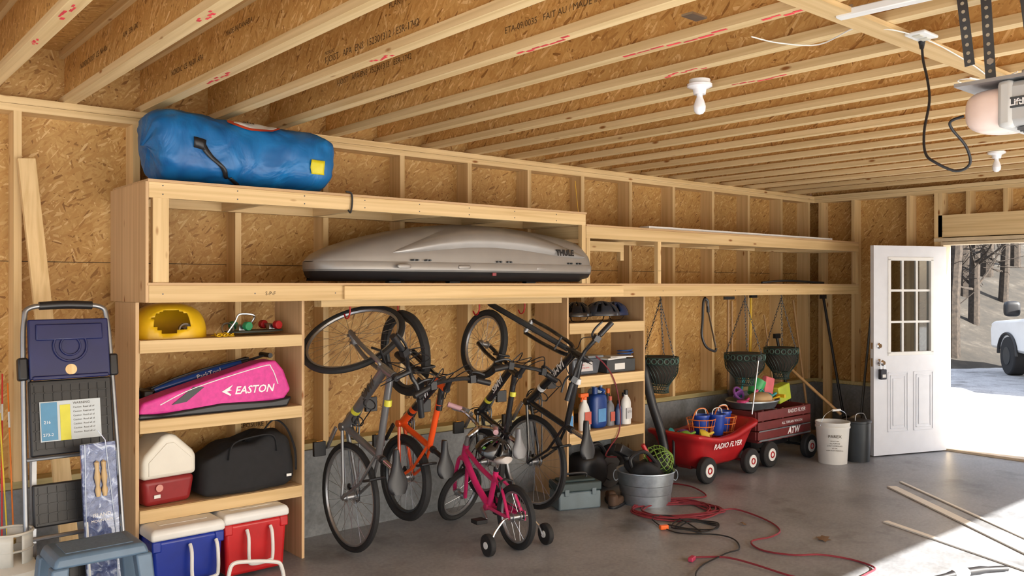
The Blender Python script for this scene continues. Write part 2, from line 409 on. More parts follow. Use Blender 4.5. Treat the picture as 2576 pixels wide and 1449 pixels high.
tp=N(nt,'ShaderNodeBsdfTransparent'); gl=N(nt,'ShaderNodeBsdfGlossy'); gl.inputs['Roughness'].default_value=.03; mx=N(nt,'ShaderNodeMixShader'); mx.inputs[0].default_value=.08
fz=N(nt,'ShaderNodeTexNoise'); fz.inputs['Scale'].default_value=2
tc=ramp(nt,fz.outputs[0],[(0,(.62,.65,.66)),(1,(.72,.75,.76))]); nt.links.new(tc,tp.inputs[0])
nt.links.new(tp.outputs[0],mx.inputs[1]); nt.links.new(gl.outputs[0],mx.inputs[2]); nt.links.new(mx.outputs[0],nt.nodes['Material Output'].inputs[0])
obj('glass',MB().bb(W0,W1,-.002,.002,Z0,Z1),GL,dr,local=True,smooth=False)
for x0,x1 in ((.17,.42),(.49,.74)):
    pn=MB(); z0,z1=.22,.80
    for a in (0,.03):
        pn.bb(x0+a,x1-a,t,t+.006,z0+a,z0+a+.012).bb(x0+a,x1-a,t,t+.006,z1-a-.012,z1-a).bb(x0+a,x0+a+.012,t,t+.006,z0+a,z1-a).bb(x1-a-.012,x1-a,t,t+.006,z0+a,z1-a)
    pn.bb(x0+.06,x1-.06,t,t+.007,z0+.06,z1-.06)
    obj('raised_panel',pn,WD,dr,local=True,smooth=False,bev=.003)
MKY=R(-PI/2,'X')
obj('doorknob',MB().lathe([(.0,0),(.033,0),(.033,.008),(.012,.012),(.012,.035),(.028,.045),(.030,.06),(.018,.072),(0,.074)],20,T(.85,t,.90)@MKY),CHROME,dr,local=True)
obj('deadbolt',MB().lathe([(0,0),(.03,0),(.03,.014),(.02,.022),(0,.022)],20,T(.85,t,1.06)@MKY),CHROME,dr,local=True)
obj('latch_plate',MB().bb(.908,.912,-.012,.012,.86,.94),CHROME,dr,local=True); obj('latch_plate',MB().bb(.908,.912,-.012,.012,1.03,1.09),CHROME,dr,local=True)
for z in (.25,1.0,1.8): obj('hinge',MB().cyl((-.004,-.026,z-.05),(-.004,-.026,z+.05),.008,8),CHROME,dr,local=True)
lb=thing('key_lockbox','small dark key lockbox hanging from the knob of the white door','lockbox',M=Md@T(.85,t+.05,.74))
obj('box',MB().bb(-.035,.035,-.022,.022,0,.10),pm('lockbox',(.03,.035,.05),.4),lb,local=True,bev=.008)
obj('shackle',MB().tube(cr([(-.022,0,.10),(-.022,0,.15),(0,0,.185),(.022,0,.15),(.022,0,.10)],4),.005,8),CHROME,lb,local=True)
obj('label_plate',MB().bb(-.02,.02,.022,.0235,.02,.05),WHITE,lb,local=True)
# ================================================================= LOFT
YF=4.57
lf=thing('storage_loft','long pine lumber storage loft of two levels built along the back wall','shelving',(5,4.9,1.565))
def deck(name,x0,x1,z):
    return obj(name,MB().bb(x0,x1,YF-.004,YW,z,z+.014),PLYX,lf,smooth=False)
def frame(x0,x1,z0,z1):
    obj('front_beam',MB().bb(x0,x1,YF,YF+.038,z0,z1),PX,lf,smooth=False,bev=.003)
    obj('ledger',MB().bb(x0,x1,YW-.04,YW-.001,z0,z1),PX,lf,smooth=False)
    x=x0
    while x<x1-.02:
        obj('cross_member',MB().bb(x,x+.038,YF+.038,YW-.04,z0,z1),PY,lf,smooth=False); x+=.61
    obj('cross_member',MB().bb(x1-.038,x1,YF+.0385,YW-.041,z0,z1),PY,lf,smooth=False)
frame(1.43,4.605,2.108,2.19); deck('top_deck',1.425,4.61,2.19)
frame(1.43,8.70,1.565,1.655); deck('lower_deck',1.425,8.705,1.655)
frame(4.61,8.70,2.012,2.102); deck('upper_deck',4.61,8.705,2.102)
for x,z1 in ((1.432,2.108),(4.567,2.108),(5.44,2.012),(8.655,2.012)):
    w=.08 if x<2 else .04
    obj('post',MB().bb(x+(.02 if x<2 else 0),x+w+(.02 if x<2 else 0),YF+.004,YF+.042,1.67,z1),PZ,lf,smooth=False)
obj('post',MB().bb(4.612,4.65,YF,YF+.088,1.67,2.012),PZ,lf,smooth=False)
obj('post',MB().bb(8.66,8.70,YF+.3,YF+.39,0.0,1.565),PZ,lf,smooth=False)
obj('end_panel',MB().bb(1.414,1.429,YF+.001,YW,1.567,2.19),PLY,lf,smooth=False)
obj('face_board',MB().bb(2.55,5.0,YF-.022,YF-.0045,1.572,1.652),PX,lf,smooth=False,bev=.003)
obj('hook_rail',MB().bb(2.46,4.45,YF+.10,YF+.19,1.525,1.564),PX,lf,smooth=False)
obj('brace',MB().bb(4.85,5.3,YF+.25,YF+.29,1.93,2.01).bb(5.26,5.30,YF+.25,YF+.29,1.86,1.93),PX,lf,smooth=False)
text(lf,'S-P-F',(2.06,YF-.001,1.60),(1,0,0),(0,0,1),.03,INK)
text(lf,'KD-HT',(5.445,YF+.003,1.77),(1,0,0),(0,0,1),.012,INK)
mb=MB()
for x in [1.5+.4*i for i in range(8)]:
    for dz in (.02,.065): mb.cyl((x,YF-.0015,2.108+dz),(x,YF+.001,2.108+dz),.004,6)
for x in [1.5+.5*i for i in range(14)]:
    if 2.5<x<5.05: continue
    mb.cyl((x,YF-.0015,1.61),(x,YF+.001,1.61),.004,6)
obj('screws',mb,DSTEEL,lf)
def cabinet(x0,x1,shelves,label,zt,rh=.07):
    c=thing('shelving_unit',label,'shelving',((x0+x1)/2,4.98,0))
    Y0,Y1=4.79,5.163
    for x in (x0,x1-.018): obj('side_panel',MB().bb(x,x+.018,Y0,Y1,0,zt),PLY,c,smooth=False)
    for z in shelves:
        s=obj('shelf',MB().bb(x0+.019,x1-.019,Y0+.005,Y1,z-.014,z),PLYX,c,smooth=False)
        obj('front_rail',MB().bb(x0+.019,x1-.019,Y0-.012,Y0+.0045,z-rh,z-.001),PX,s,smooth=False,bev=.002)
        obj('cleat',MB().bb(x0+.019,x0+.057,Y0+.006,Y1,z-rh,z-.015),PY,s,smooth=False)
        obj('cleat',MB().bb(x1-.057,x1-.019,Y0+.006,Y1,z-rh,z-.015),PY,s,smooth=False)
    return c
cabinet(1.43,2.41,(1.36,.93,.45),'left plywood shelving unit holding sports bags and a small cooler',1.563)
cabinet(4.62,5.53,(1.36,.94,.50),'right plywood shelving unit holding helmets, a bin and cleaner bottles',1.563,.085)
# ================================================================= LOFT ITEMS
BLU,nt,b=nt_new('blue_vinyl'); co=objco(nt)
n1=N(nt,'ShaderNodeTexNoise'); n1.inputs['Scale'].default_value=4; n1.inputs['Detail'].default_value=5; n1.inputs['Distortion'].default_value=1.5; nt.links.new(co,n1.inputs['Vector'])
nt.links.new(ramp(nt,n1.outputs[0],[(.3,(.004,.095,.30)),(.7,(.008,.19,.50))]),b.inputs['Base Color']); b.inputs['Roughness'].default_value=.42
n2=N(nt,'ShaderNodeTexNoise'); n2.inputs['Scale'].default_value=4; n2.inputs['Detail'].default_value=3; n2.inputs['Distortion'].default_value=2; nt.links.new(co,n2.inputs['Vector'])
bump(nt,b,n2.outputs[0],.6,.025)
bt=thing('duffel_bag','large blue vinyl duffel bag lying on the top deck of the loft','duffel bag',(2.0,4.86,2.205))
def bagpt(t,ph,off=0):
    f=max(0,(1-abs(t)**15))**.28
    hx=.535
    c,s_=math.cos(ph),math.sin(ph)
    x=2.035+hx*t+.025*s_*t+.015*noise.noise(V((c*3,s_*3,t*2)))
    ry=.225; rz=.190*(1.03-.07*t-.02*math.cos(t*5))
    cr_=1+.03*noise.noise(V((t*3,c*2,s_*2)))+.04*noise.noise(V((t*8+3,c*4,s_*4)))+.018*noise.noise(V((t*20,c*9,s_*9)))
    if abs(t)>.72: cr_+=.10*math.sin(ph*8+t)*(abs(t)-.72)
    p=V((x,4.86+(ry*f*cr_+off)*spow(c,.8),0)); p.z=2.207+rz+(rz*f*cr_+off)*spow(s_,.8)
    p.z=min(max(p.z,2.206),2.652)
    return p
rings=[[bagpt(-1+2*i/70,2*PI*j/56) for j in range(56)] for i in range(71)]
obj('body',MB().loft(rings),BLU,bt,ang=80)
def patch(t0,t1,p0,p1,off,n=8,m=8):
    return MB().loft([[bagpt(t0+(t1-t0)*i/n,p0+(p1-p0)*j/m,off) for j in range(m+1)] for i in range(n+1)],cap=False,closed=False)
def patchpath(path,w,off):
    rows=[]
    for i,(t,ph) in enumerate(path):
        a=path[max(i-1,0)]; b=path[min(i+1,len(path)-1)]
        dt=(b[0]-a[0])*.55; dp=(b[1]-a[1])*.22; l=math.hypot(dt,dp) or 1
        nt_,np_=-dp/l,dt/l
        rows.append([bagpt(t+nt_*w*k/.55,ph+np_*w*k/.22,off) for k in (-1,0,1)])
    return MB().loft(rows,cap=False,closed=False)
obj('strap',patchpath([(-.58+.30*i/14+.04*math.sin(i/14*PI),PI-.02+.80*(i/14)) for i in range(15)],.013,.008),BLACK,bt,solid=.004)
obj('strap',patchpath([(-.66+.12*i/5,PI-.04+.03*i/5) for i in range(6)],.018,.009),BLACK,bt,solid=.004)
obj('drawstring_end',patchpath([(-.25+.02*i,PI+.75+.05*i) for i in range(8)],.012,.008),BLACK,bt,solid=.004)
obj('yellow_tag',patch(.64,.80,PI-.0,PI+.34,.010,6,6),pm('yellow_vinyl',(.72,.62,.02),.45,bmp=.8),bt,solid=.003)
def oval(tc,pc,a_,b_,off):
    rows=[]
    for i in range(13):
        a=-1+2*i/12; w=math.sqrt(max(0.02,1-a*a))
        rows.append([bagpt(tc+a_*a,pc+b_*w*b,off) for b in (-1,-.6,-.2,.2,.6,1)])
    return MB().loft(rows,cap=False,closed=False)
obj('logo_oval',oval(.04,PI-1.0,.28,.32,.005),pm('logo_red',(.60,.07,.025),.4),bt)
obj('logo_panel',oval(.05,PI-.96,.23,.21,.009),WHITE,bt)
p=bagpt(-.10,PI-.88,.018); q=bagpt(.18,PI-.88,.018); u=bagpt(.03,PI-1.1,.018)
text(bt,'slu',p,q-p,u-p,.065,INK,shear=.3,bold=.002)
# roof box
SIL=pm('box_silver',(.30,.282,.265),.34,.25,var=.04,coat=.25)
rb=thing('roof_cargo_box','silver streamlined car roof box with black base on the lower loft deck','roof box',(3.5,4.83,1.67))
X0,X1=2.46,4.65; CY=4.845
def lerpt(tab,t):
    for (a,b),(c,d) in zip(tab,tab[1:]):
        if t<=c: return b+(d-b)*((t-a)/(c-a) if c>a else 0)
    return tab[-1][1]
HT=[(0,.012),(.03,.06),(.08,.105),(.16,.16),(.26,.21),(.36,.250),(.46,.272),(.55,.277),(.68,.268),(.80,.245),(.9,.22),(.96,.19),(.99,.13),(1,.02)]
HWd=[(0,.06),(.02,.13),(.06,.20),(.14,.26),(.28,.305),(.5,.32),(.8,.325),(.95,.32),(.99,.30),(1,.27)]
ZR=1.800
def sec(t,n=24):
    x=X0+(X1-X0)*t; h=lerpt(HT,t); w=lerpt(HWd,t)
    return [V((x,CY-w*spow(math.cos(PI*j/n),.6),ZR+h*spow(math.sin(PI*j/n),.8))) for j in range(n+1)]
ts=[0,.005,.015,.03,.05,.08,.11,.15]+[.19+.04*i for i in range(19)]+[.94,.96,.975,.985,.993,1]
obj('lid',MB().loft([sec(t) for t in ts]),SIL,rb,ang=70)
rows=[]
for i in range(41):
    u=i/40; t=.20+.76*u; bul=math.sin(PI*u)**.6
    row=[]
    for j in range(11):
        v=j/10; x=X0+(X1-X0)*t
        zc=.34+.36*math.sin(PI*min(1,u*1.05))
        fr_=zc+(v-.5)*.60*bul
        fr_=min(max(fr_,.02),.96)
        h=lerpt(HT,t); w=lerpt(HWd,t)
        sn=fr_**(1/.8); cs=math.sqrt(max(0,1-sn*sn))
        y=CY-w*cs**.6-.034*bul*math.sin(PI*v)-.001; z=ZR+h*fr_+.006*math.sin(PI*v)*bul
        row.append(V((x,y,z)))
    rows.append(row)
obj('flank_bulge',MB().loft(rows,cap=False,closed=False),SIL,rb,ang=80)
def band(lst):
    rings=[]
    for z,g in lst:
        r=[V((X0+(X1-X0)*t,CY-lerpt(HWd,t)-g,z)) for t in ts]+[V((X0+(X1-X0)*t,CY+lerpt(HWd,t)+g,z)) for t in reversed(ts)]
        rings.append(r)
    return rings
obj('lid_lip',MB().loft(band([(1.755,.010),(1.79,.013),(1.804,.006)])),SIL,rb,ang=50)
obj('rim_band',MB().loft(band([(1.743,.004),(1.755,.004)])),pm('rim_dark',(.14,.135,.13),.4),rb,ang=50)
obj('base',MB().loft(band([(1.683,-.08),(1.70,-.045),(1.715,-.02),(1.743,0)])),BLACK,rb,ang=50)
def flanky(x,z):
    t=(x-X0)/(X1-X0); h=lerpt(HT,t); w=lerpt(HWd,t); f=min(.98,max(.02,(z-ZR)/h)); sn=f**(1/.8)
    return CY-w*math.sqrt(1-sn*sn)**.6
x=4.235; z=1.872
text(rb,'THULE',(x,flanky(x+.06,z)-.026,z),(1,0,0),(0,.15,1),.058,BLACK,bold=.0035)
mb=MB()
for xx in (3.02,3.05,3.12,3.145,3.70,3.73,3.79,3.82,4.37,4.40,4.46,4.49): mb.cyl((xx,CY-.34,1.815),(xx,CY-.30,1.815),.006,8)
obj('rivets',mb,DSTEEL,rb)
for xx in (2.95,3.42,4.1):
    obj('clamp_tab',MB().blob((xx,CY-.326,1.775),.05,.012,.014,.5,.5),SIL,rb)
    obj('foot',MB().box((xx,CY-.2,1.6765),(.09,.05,.014)),BLACK,rb,bev=.004)
obj('sticker',MB().bb(3.66,3.69,CY-.330,CY-.318,1.720,1.740),pm('sticker',(.30,.05,.06),.5,var=.4),rb)
solo('bungee_cord',MB().tube(cr([atY(870,482,YF-.01),atY(884,487,YF-.012),atY(886,510,YF-.012),atY(882,534,YF-.012),atY(876,528,YF-.012)],5),.006,6),BLACK,'black bungee cord looped over the front beam of the top deck','cord')
for i,(x0,x1,y,lbl) in enumerate(((5.35,8.2,4.59,'white trim board nearest the front edge of the right loft deck'),(5.75,8.1,4.72,'second white trim board, behind the front one on the right loft deck'))):
    solo('trim_board',MB().bb(x0,x1,y,y+.10,2.1165,2.137),WHITE,lbl,'trim board',smooth=False,group='white trim boards on the right loft deck')
solo('black_rod',MB().tube(cr([(7.0,4.63,1.682),(7.4,4.64,1.70),(7.9,4.66,1.69),(8.15,4.66,1.682)],4),.011,6),BLACK,'long thin black rod lying on the lower right loft deck','rod')
# ================================================================= SHELF ITEMS LEFT UNIT
YEL=pm('yellow_plastic',(.76,.46,.01),.35)
def kp(i,j,nu,nv):
    u=2*PI*(j+.5)/nu; v=(i+.5)/nv
    dx=((u-1.5*PI+.12)/.50); dz=(v-.655)/.125
    if i<1 or dx*dx+dz*dz<1: return False
    return True
solo('toddler_swing_seat',MB().blob((1.66,4.98,1.361),.21,.16,.195,.75,.85,nu=56,nv=40,zmin=0,keep=kp),YEL,'yellow plastic bucket swing seat with oval opening, on the top shelf of left unit','swing seat',solid=.006,ang=60)
mb=MB()
for i in range(16):
    a=i*1.1; c=V((1.88+.10*i/16+.012*math.cos(a),4.84+.05*math.cos(a),1.366+.006*(i%2)))
    mb.torus(.010,.0028,10,5,T(*c)@R(a,'Z')@R((i%2)*.9,'X')@Matrix.Diagonal((1.5,1,1,1)))
solo('yellow_chain',mb,YEL,'heap of yellow plastic chain beside the yellow swing seat','chain')
GRN=pm('green_wheel',(.02,.25,.10),.4)
sk=thing('skateboard','small skateboard upside down with green and red wheels, on top shelf','skateboard',(2.17,4.98,1.362))
obj('deck',MB().blob((2.17,4.97,1.38),.20,.085,.008,.4,.8,M=R(.25,'Z').to_3x3()),pm('deck_dark',(.05,.06,.05),.5),sk)
for dx,mw in ((-.10,GRN),(.12,RED)):
    c=V((2.17+dx*math.cos(.25),4.97+dx*math.sin(.25),1.415)); ax=V((-math.sin(.25),math.cos(.25),0))
    obj('truck',MB().cyl(c-ax*.06,c+ax*.06,.008,8).box(c-V((0,0,.014)),(.035,.05,.03)),STEEL,sk)
    for s_ in (-1,1): obj('wheel',MB().cyl(c+ax*s_*.05,c+ax*s_*.085,.026,16),mw,sk,bev=.004)
solo('metal_clamp',MB().tube(cr([(1.97,4.9,1.372),(2.02,4.9,1.44),(2.05,4.9,1.485),(2.14,4.9,1.475),(2.12,4.92,1.42)],5),.006,6).torus(.035,.006,18,6,T(1.99,4.93,1.40)@R(1.2,'X')),STEEL,'bent silver metal clamp standing left of the skateboard','clamp')
solo('metal_pulley',MB().torus(.04,.008,20,6,T(1.72,4.85,1.40)@R(1.3,'X')).cyl((1.70,4.85,1.40),(1.74,4.86,1.41),.02,12),STEEL,'round metal pulley seen inside the yellow swing seat opening','pulley')
PNK=pm('pink_fabric',(.68,.045,.30),.6,bmp=.2,scale=40)
bb_=thing('bat_bag','pink and black baseball bat bag with white lettering on the middle shelf','sports bag',(1.9,4.88,.93))
prof=[(1.455,.950),(1.55,.955),(2.28,.975),(2.325,1.03),(2.28,1.15),(2.23,1.21),(2.14,1.205),(1.62,1.065),(1.47,1.02),(1.45,.98)]
obj('body',MB().prism(prof,'Y',4.795,4.96),PNK,bb_,bev=.022,seg=4)
obj('black_base',MB().prism([(1.44,.932),(2.30,.932),(2.328,.99),(2.2,.975),(1.9,.985),(1.56,.955),(1.45,.965)],'Y',4.785,4.965),BLACK,bb_,bev=.012,seg=3)
obj('side_pocket',MB().prism([(1.62,1.0),(1.70,1.01),(1.80,1.085),(1.74,1.09)],'Y',4.790,4.794),BLACK,bb_)
obj('piping',MB().tube(cr([(1.56,4.794,1.005),(1.75,4.792,1.085),(2.14,4.792,1.18),(2.2,4.792,1.165),(2.24,4.792,1.07)],5),.003,6),WINK,bb_)
text(bb_,'EASTON',(1.975,4.7925,1.03),(1,0,.0),(0,0,1),.062,WINK,shear=.25,bold=.0012)
obj('chevron_logo',MB().prism([(1.90,1.05),(1.965,1.085),(1.945,1.06),(1.96,1.055),(1.93,1.048),(1.955,1.03),(1.95,1.022)],'Y',4.791,4.794),WINK,bb_,smooth=False)
pu=thing('floor_pump','blue bicycle floor pump lying behind the pink bag','bicycle pump',(1.9,5.05,.93))
a=V((1.50,5.05,1.03)); b=V((2.32,5.05,1.235))
obj('barrel',MB().cyl(a+(b-a)*.12,a+(b-a)*.78,.026,16),pm('pump_blue',(.01,.06,.30),.3,coat=.5),pu)
obj('handle',MB().cyl(a+(b-a)*.95+V((0,-.07,0)),a+(b-a)*.95+V((0,.07,0)),.015,10).cyl(a+(b-a)*.78,a+(b-a)*.95,.008,8).cyl(a+(b-a)*.75,a+(b-a)*.80,.028,14),BLACK,pu)
obj('base',MB().box(a+(b-a)*.06,(.05,.2,.05)).cyl(a,a+(b-a)*.13,.028,12),BLACK,pu,bev=.006)
obj('hose',MB().tube(cr([a+(b-a)*.1+V((0,-.03,.02)),a+(b-a)*.3+V((0,-.035,.04)),a+(b-a)*.6+V((0,-.035,.035)),a+(b-a)*.8+V((0,-.03,.02))],5),.006,6),BLACK,pu)
d_=(b-a).normalized()
text(pu,'ParkTool',a+(b-a)*.42+V((0,-.028,-.012)),d_,(0,0,1),.04,WINK)
CRED=pm('cooler_red',(.27,.018,.020),.45)
pc=thing('personal_cooler','small red cooler with white tent-shaped lid on the bottom shelf','cooler',(1.60,4.92,.45))
Mq=T(1.605,4.93,.451)@R(.12,'Z')
obj('base',MB().loft([[V((sx*w,s2*w2,z)) for sx,s2 in ((-1,-1),(1,-1),(1,1),(-1,1))] for w,w2,z in ((.13,.10,0),(.15,.115,.15))]).xf(Mq),CRED,pc,bev=.03,seg=5)
obj('lid',MB().prism([(-.153,.150),(.153,.150),(.153,.255),(.135,.285),(.04,.375),(.0,.392),(-.04,.378),(-.135,.285),(-.153,.255)],'Y',-.118,.118).xf(Mq),pm('cooler_white',(.76,.73,.65),.45,var=.03),pc,bev=.024,seg=5)
obj('lid_panel',MB().prism([(-.12,.170),(.12,.170),(.12,.245),(.02,.34),(-.02,.34),(-.12,.245)],'Y',-.1225,-.117).xf(Mq),_mc['cooler_white'],pc,bev=.002)
obj('button',MB().cyl((-.06,-.121,.10),(-.06,-.117,.10),.02,16).xf(Mq),pm('btn',(.7,.3,.25),.4),pc)
obj('badge',MB().box((-.07,-.112,.055),(.035,.006,.018)).xf(Mq),WHITE,pc)
BF=pm('black_fabric',(.012,.012,.014),.85,bmp=.6,scale=22)
dd=thing('gym_bag','black fabric gym bag on the bottom shelf beside the white-lid cooler','gym bag',(2.07,4.95,.45))
mb=MB().blob((2.065,4.93,.605),.285,.165,.152,.30,.30,nu=60,nv=36)
for v in mb.bm.verts:
    c_=v.co; f=max(0,(c_.z-.46)/.28); x_=(c_.x-2.065)/.285
    c_.z+=f*(.045*x_-.012*math.cos(x_*7)-.01)+.020*noise.noise(c_*9)*f
    c_.y+=.028*noise.noise(c_*7+V((3,0,0)))+.012*noise.noise(c_*20)
    c_.x+=.02*noise.noise(c_*6+V((0,5,0)))+(.03*f if x_<0 else -.01*f)
    c_.z=min(max(c_.z,.4515),.80)
obj('body',mb,BF,dd,ang=80)
obj('handle',MB().tube(cr([(1.93,4.765,.66),(1.96,4.78,.745),(2.08,4.80,.77),(2.2,4.78,.77),(2.22,4.76,.68)],6),.011,6,flat=.5),BF,dd)
obj('handle',MB().tube(cr([(2.2,4.92,.77),(2.26,4.9,.84),(2.32,4.86,.80),(2.345,4.79,.68),(2.345,4.77,.55)],6),.011,6,flat=.5),BF,dd)
obj('tag',MB().box((2.29,4.750,.53),(.03,.004,.015)),WHITE,dd)
def cooler(x0,x1,y0,y1,h,colr,label,hx):
    c=thing('wheeled_cooler',label,'cooler',((x0+x1)/2,(y0+y1)/2,0),group='ice chests on the floor under the left shelves')
    xm,ym=(x0+x1)/2,(y0+y1)/2; w,d=(x1-x0)/2,(y1-y0)/2
    obj('body',MB().loft([[V((xm+sx*w*k,ym+s2*d*k,z)) for sx,s2 in ((-1,-1),(1,-1),(1,1),(-1,1))] for k,z in ((.88,.02),(.95,h-.06))]),colr,c,bev=.02,seg=3)
    obj('lid',MB().loft([[V((xm+sx*w*k,ym+s2*d*k,z)) for sx,s2 in ((-1,-1),(1,-1),(1,1),(-1,1))] for k,z in ((.97,h-.062),(1,h-.05),(1,h-.018),(.93,h))]),WHITE,c,bev=.014,seg=3)
    obj('lid_recess',MB().box((xm,ym,h),(w*1.3,d*1.2,.004)),WHITE,c,bev=.002)
    obj('tow_handle',MB().tube(cr([(hx-.07,y0-.004,h-.10),(hx-.07,y0-.03,h-.14),(hx-.07,y0-.035,.12),(hx-.05,y0-.035,.09),(hx+.05,y0-.035,.09),(hx+.07,y0-.035,.12),(hx+.07,y0-.03,h-.14),(hx+.07,y0-.004,h-.10)],4),.010,8),WHITE,c)
    for x in (x0+.03,x1-.03): obj('side_handle',MB().box((x,y0+.03,h-.09),(.05,.05,.06)),colr,c,bev=.008)
    for x in (x0+.03,x1-.03): obj('wheel',MB().cyl((x-.015,y1-.04,.045),(x+.015,y1-.04,.045),.045,18),BLACK,c)
cooler(1.452,1.845,4.60,5.05,.377,pm('cooler_blue',(.006,.028,.30),.35),'blue ice chest with white lid on the floor under the left shelves',1.72)
cooler(1.86,2.25,4.66,5.08,.377,pm('cooler_red2',(.50,.013,.016),.35),'bright red ice chest with white lid beside the blue one',2.06)
solo('white_tow_handle',MB().tube(cr([atY(575,1449,4.45),atY(585,1420,4.45),atY(620,1413,4.45),atY(690,1413,4.45),atY(708,1425,4.45),atY(712,1470,4.45),V((2.02,4.45,.01))],5),.011,8),WHITE,'white tubular pull handle in front of the red ice chest','handle')
# ================================================================= LEFT CORNER
lp=thing('leaning_board','single pine board leaning against the wall studs behind the ladder','board',(1.1,5.0,0))
obj('plank',MB().beam((1.17,4.93,.02),(.985,5.165,2.33),.085,.038,(0,-1,.1)),PZ,lp,smooth=False,bev=.003)
LM=T(1.075,4.44,.0)@R(math.radians(-10),'X')
sl=thing('step_ladder','folded aluminium step ladder with dark blue tray and black steps','ladder',M=LM)
hw=.208
obj('front_rail',MB().tube(cr([(-hw-.01,0,.0),(-hw,0,.8),(-hw+.01,0,1.3),(-hw+.02,0,1.50),(-hw+.05,0,1.57),(0,0,1.58),(hw-.05,0,1.57),(hw-.02,0,1.50),(hw-.01,0,1.3),(hw,0,.8),(hw+.01,0,0)],6),.0125,10),LALU,sl,local=True)
for sx in (-1,1): obj('rear_leg',MB().tube(cr([(sx*(hw-.035),.05,0),(sx*(hw-.04),.05,1.1),(sx*(hw-.045),.03,1.3)],4),.010,8),LALU,sl,local=True)
obj('top_grip',MB().tube(cr([(-.12,0,1.578),(0,0,1.583),(.12,0,1.578)],4),.021,10),BLACK,sl,local=True)
TRB=pm('tray_blue',(.009,.014,.085),.4)
tr_=obj('tool_tray',MB().box((0,-.03,1.36),(.36,.035,.29)).box((0,-.052,1.44),(.30,.012,.08)).box((0,-.05,1.22),(.34,.015,.02)),TRB,sl,local=True,bev=.012)
obj('tray_rim',MB().torus(.075,.006,30,6,T(0,-.052,1.37)@R(PI/2,'X')).torus(.045,.005,30,6,T(0,-.052,1.37)@R(PI/2,'X')),TRB,tr_,local=True)
obj('tray_hole',MB().cyl((0,-.051,1.255),(0,-.046,1.255),.026,20),PZ,tr_,local=True)
for z,h in ((1.03,.36),(.62,.20),(.30,.18)):
    s_=obj('step',MB().box((0,-.02,z),(.37,.03,h)),BLACK,sl,local=True,bev=.008)
    g=MB()
    for i in range(9): g.box((-.16+.04*i,-.037,z),(.006,.008,h*.85))
    for i in range(int(h/.045)): g.box((0,-.037,z-h*.42+.045*i),(.34,.008,.006))
    obj('tread_grid',g,BLACK,s_,local=True,smooth=False)
for z in (.84,.47,.14): obj('crossbar',MB().tube([(-hw,0,z),(hw,0,z)],.010,8),LALU,sl,local=True)
obj('instruction_label',MB().box((-.01,-.045,1.01),(.27,.003,.19)),pm('label_pale',(.52,.57,.60),.5,var=.05),sl,local=True)
obj('instruction_label',MB().box((-.105,-.048,1.01),(.07,.003,.18)),pm('label_blue',(.08,.25,.42),.5),sl,local=True)
obj('instruction_label',MB().box((-.035,-.048,1.0),(.045,.003,.17)),pm('label_yellow',(.64,.60,.05),.5),sl,local=True)
text(sl,'273-2',(-.135,-.051,.94),(1,0,0),(0,0,1),.020,WINK,local=True)
text(sl,'216',(-.13,-.051,1.0),(1,0,0),(0,0,1),.020,WINK,local=True)
text(sl,'WARNING',(.0,-.0475,1.085),(1,0,0),(0,0,1),.016,INK,local=True)
for i in range(7): text(sl,'Caution  Read all of',(.0,-.0475,1.065-.020*i),(1,0,0),(0,0,1),.012,INK,local=True)
for sx in (-1,1):
    obj('hinge_lock',MB().box((sx*(hw-.005),-.005,1.27),(.045,.05,.11)),BLACK,sl,local=True,bev=.01)
    obj('spreader_bar',MB().beam((sx*(hw-.03),.02,.45),(sx*(hw-.05),.03,.9),.006,.02,(1,0,0)),LALU,sl,local=True)
    obj('rubber_foot',MB().cyl((sx*(hw+.01),0,0),(sx*(hw+.01),0,.05),.02,10),BLACK,sl,local=True)
Mp=T(1.165,4.325,0)@R(math.radians(-4),'X')@R(-.03,'Y')
CARD,nt,b=nt_new('package_card'); co=objco(nt)
v=N(nt,'ShaderNodeTexVoronoi'); v.inputs['Scale'].default_value=38; nt.links.new(co,v.inputs['Vector'])
n1=N(nt,'ShaderNodeTexNoise'); n1.inputs['Scale'].default_value=14; n1.inputs['Detail'].default_value=6; n1.inputs['Distortion'].default_value=2; nt.links.new(co,n1.inputs['Vector'])
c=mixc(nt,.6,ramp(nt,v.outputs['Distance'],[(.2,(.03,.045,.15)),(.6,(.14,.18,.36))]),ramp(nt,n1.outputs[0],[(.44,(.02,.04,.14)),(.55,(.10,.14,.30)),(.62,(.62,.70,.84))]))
nt.links.new(c,b.inputs['Base Color']); b.inputs['Roughness'].default_value=.25; b.inputs['Coat Weight'].default_value=.8; bump(nt,b,n1.outputs[0],.8,.02)
wp=thing('wrapped_package','tall narrow package in clear shrink wrap with wooden spindles, leaning on the ladder','package',M=Mp)
obj('card',MB().box((0,0,.455),(.155,.025,.91)),CARD,wp,local=True,bev=.004)
SPW=pm('spindle_wood',(.52,.36,.18),.5)
for x in (-.014,.016): obj('spindle',MB().lathe([(.0,.66),(.009,.66),(.014,.69),(.008,.71),(.015,.75),(.009,.79),(.012,.82),(0,.83)],12,T(x,-.022,0)),SPW,wp,local=True)
text(wp,'ISLAND',(0,-.0145,.565),(1,0,0),(0,0,1),.024,WINK,align='CENTER',local=True); text(wp,'MOUNTAIN',(0,-.0145,.54),(1,0,0),(0,0,1),.018,WINK,align='CENTER',local=True)
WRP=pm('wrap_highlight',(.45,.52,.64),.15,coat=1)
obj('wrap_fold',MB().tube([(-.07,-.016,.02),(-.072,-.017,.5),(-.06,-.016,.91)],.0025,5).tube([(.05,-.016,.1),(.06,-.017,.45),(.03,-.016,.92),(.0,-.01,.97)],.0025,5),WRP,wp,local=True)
obj('ruler_edge',MB().box((-.068,-.0145,.3),(.012,.003,.5)),WHITE,wp,local=True)
SB=pm('stool_blue',(.095,.155,.23),.45)
zt=.53; cx,cyy=1.035,4.04
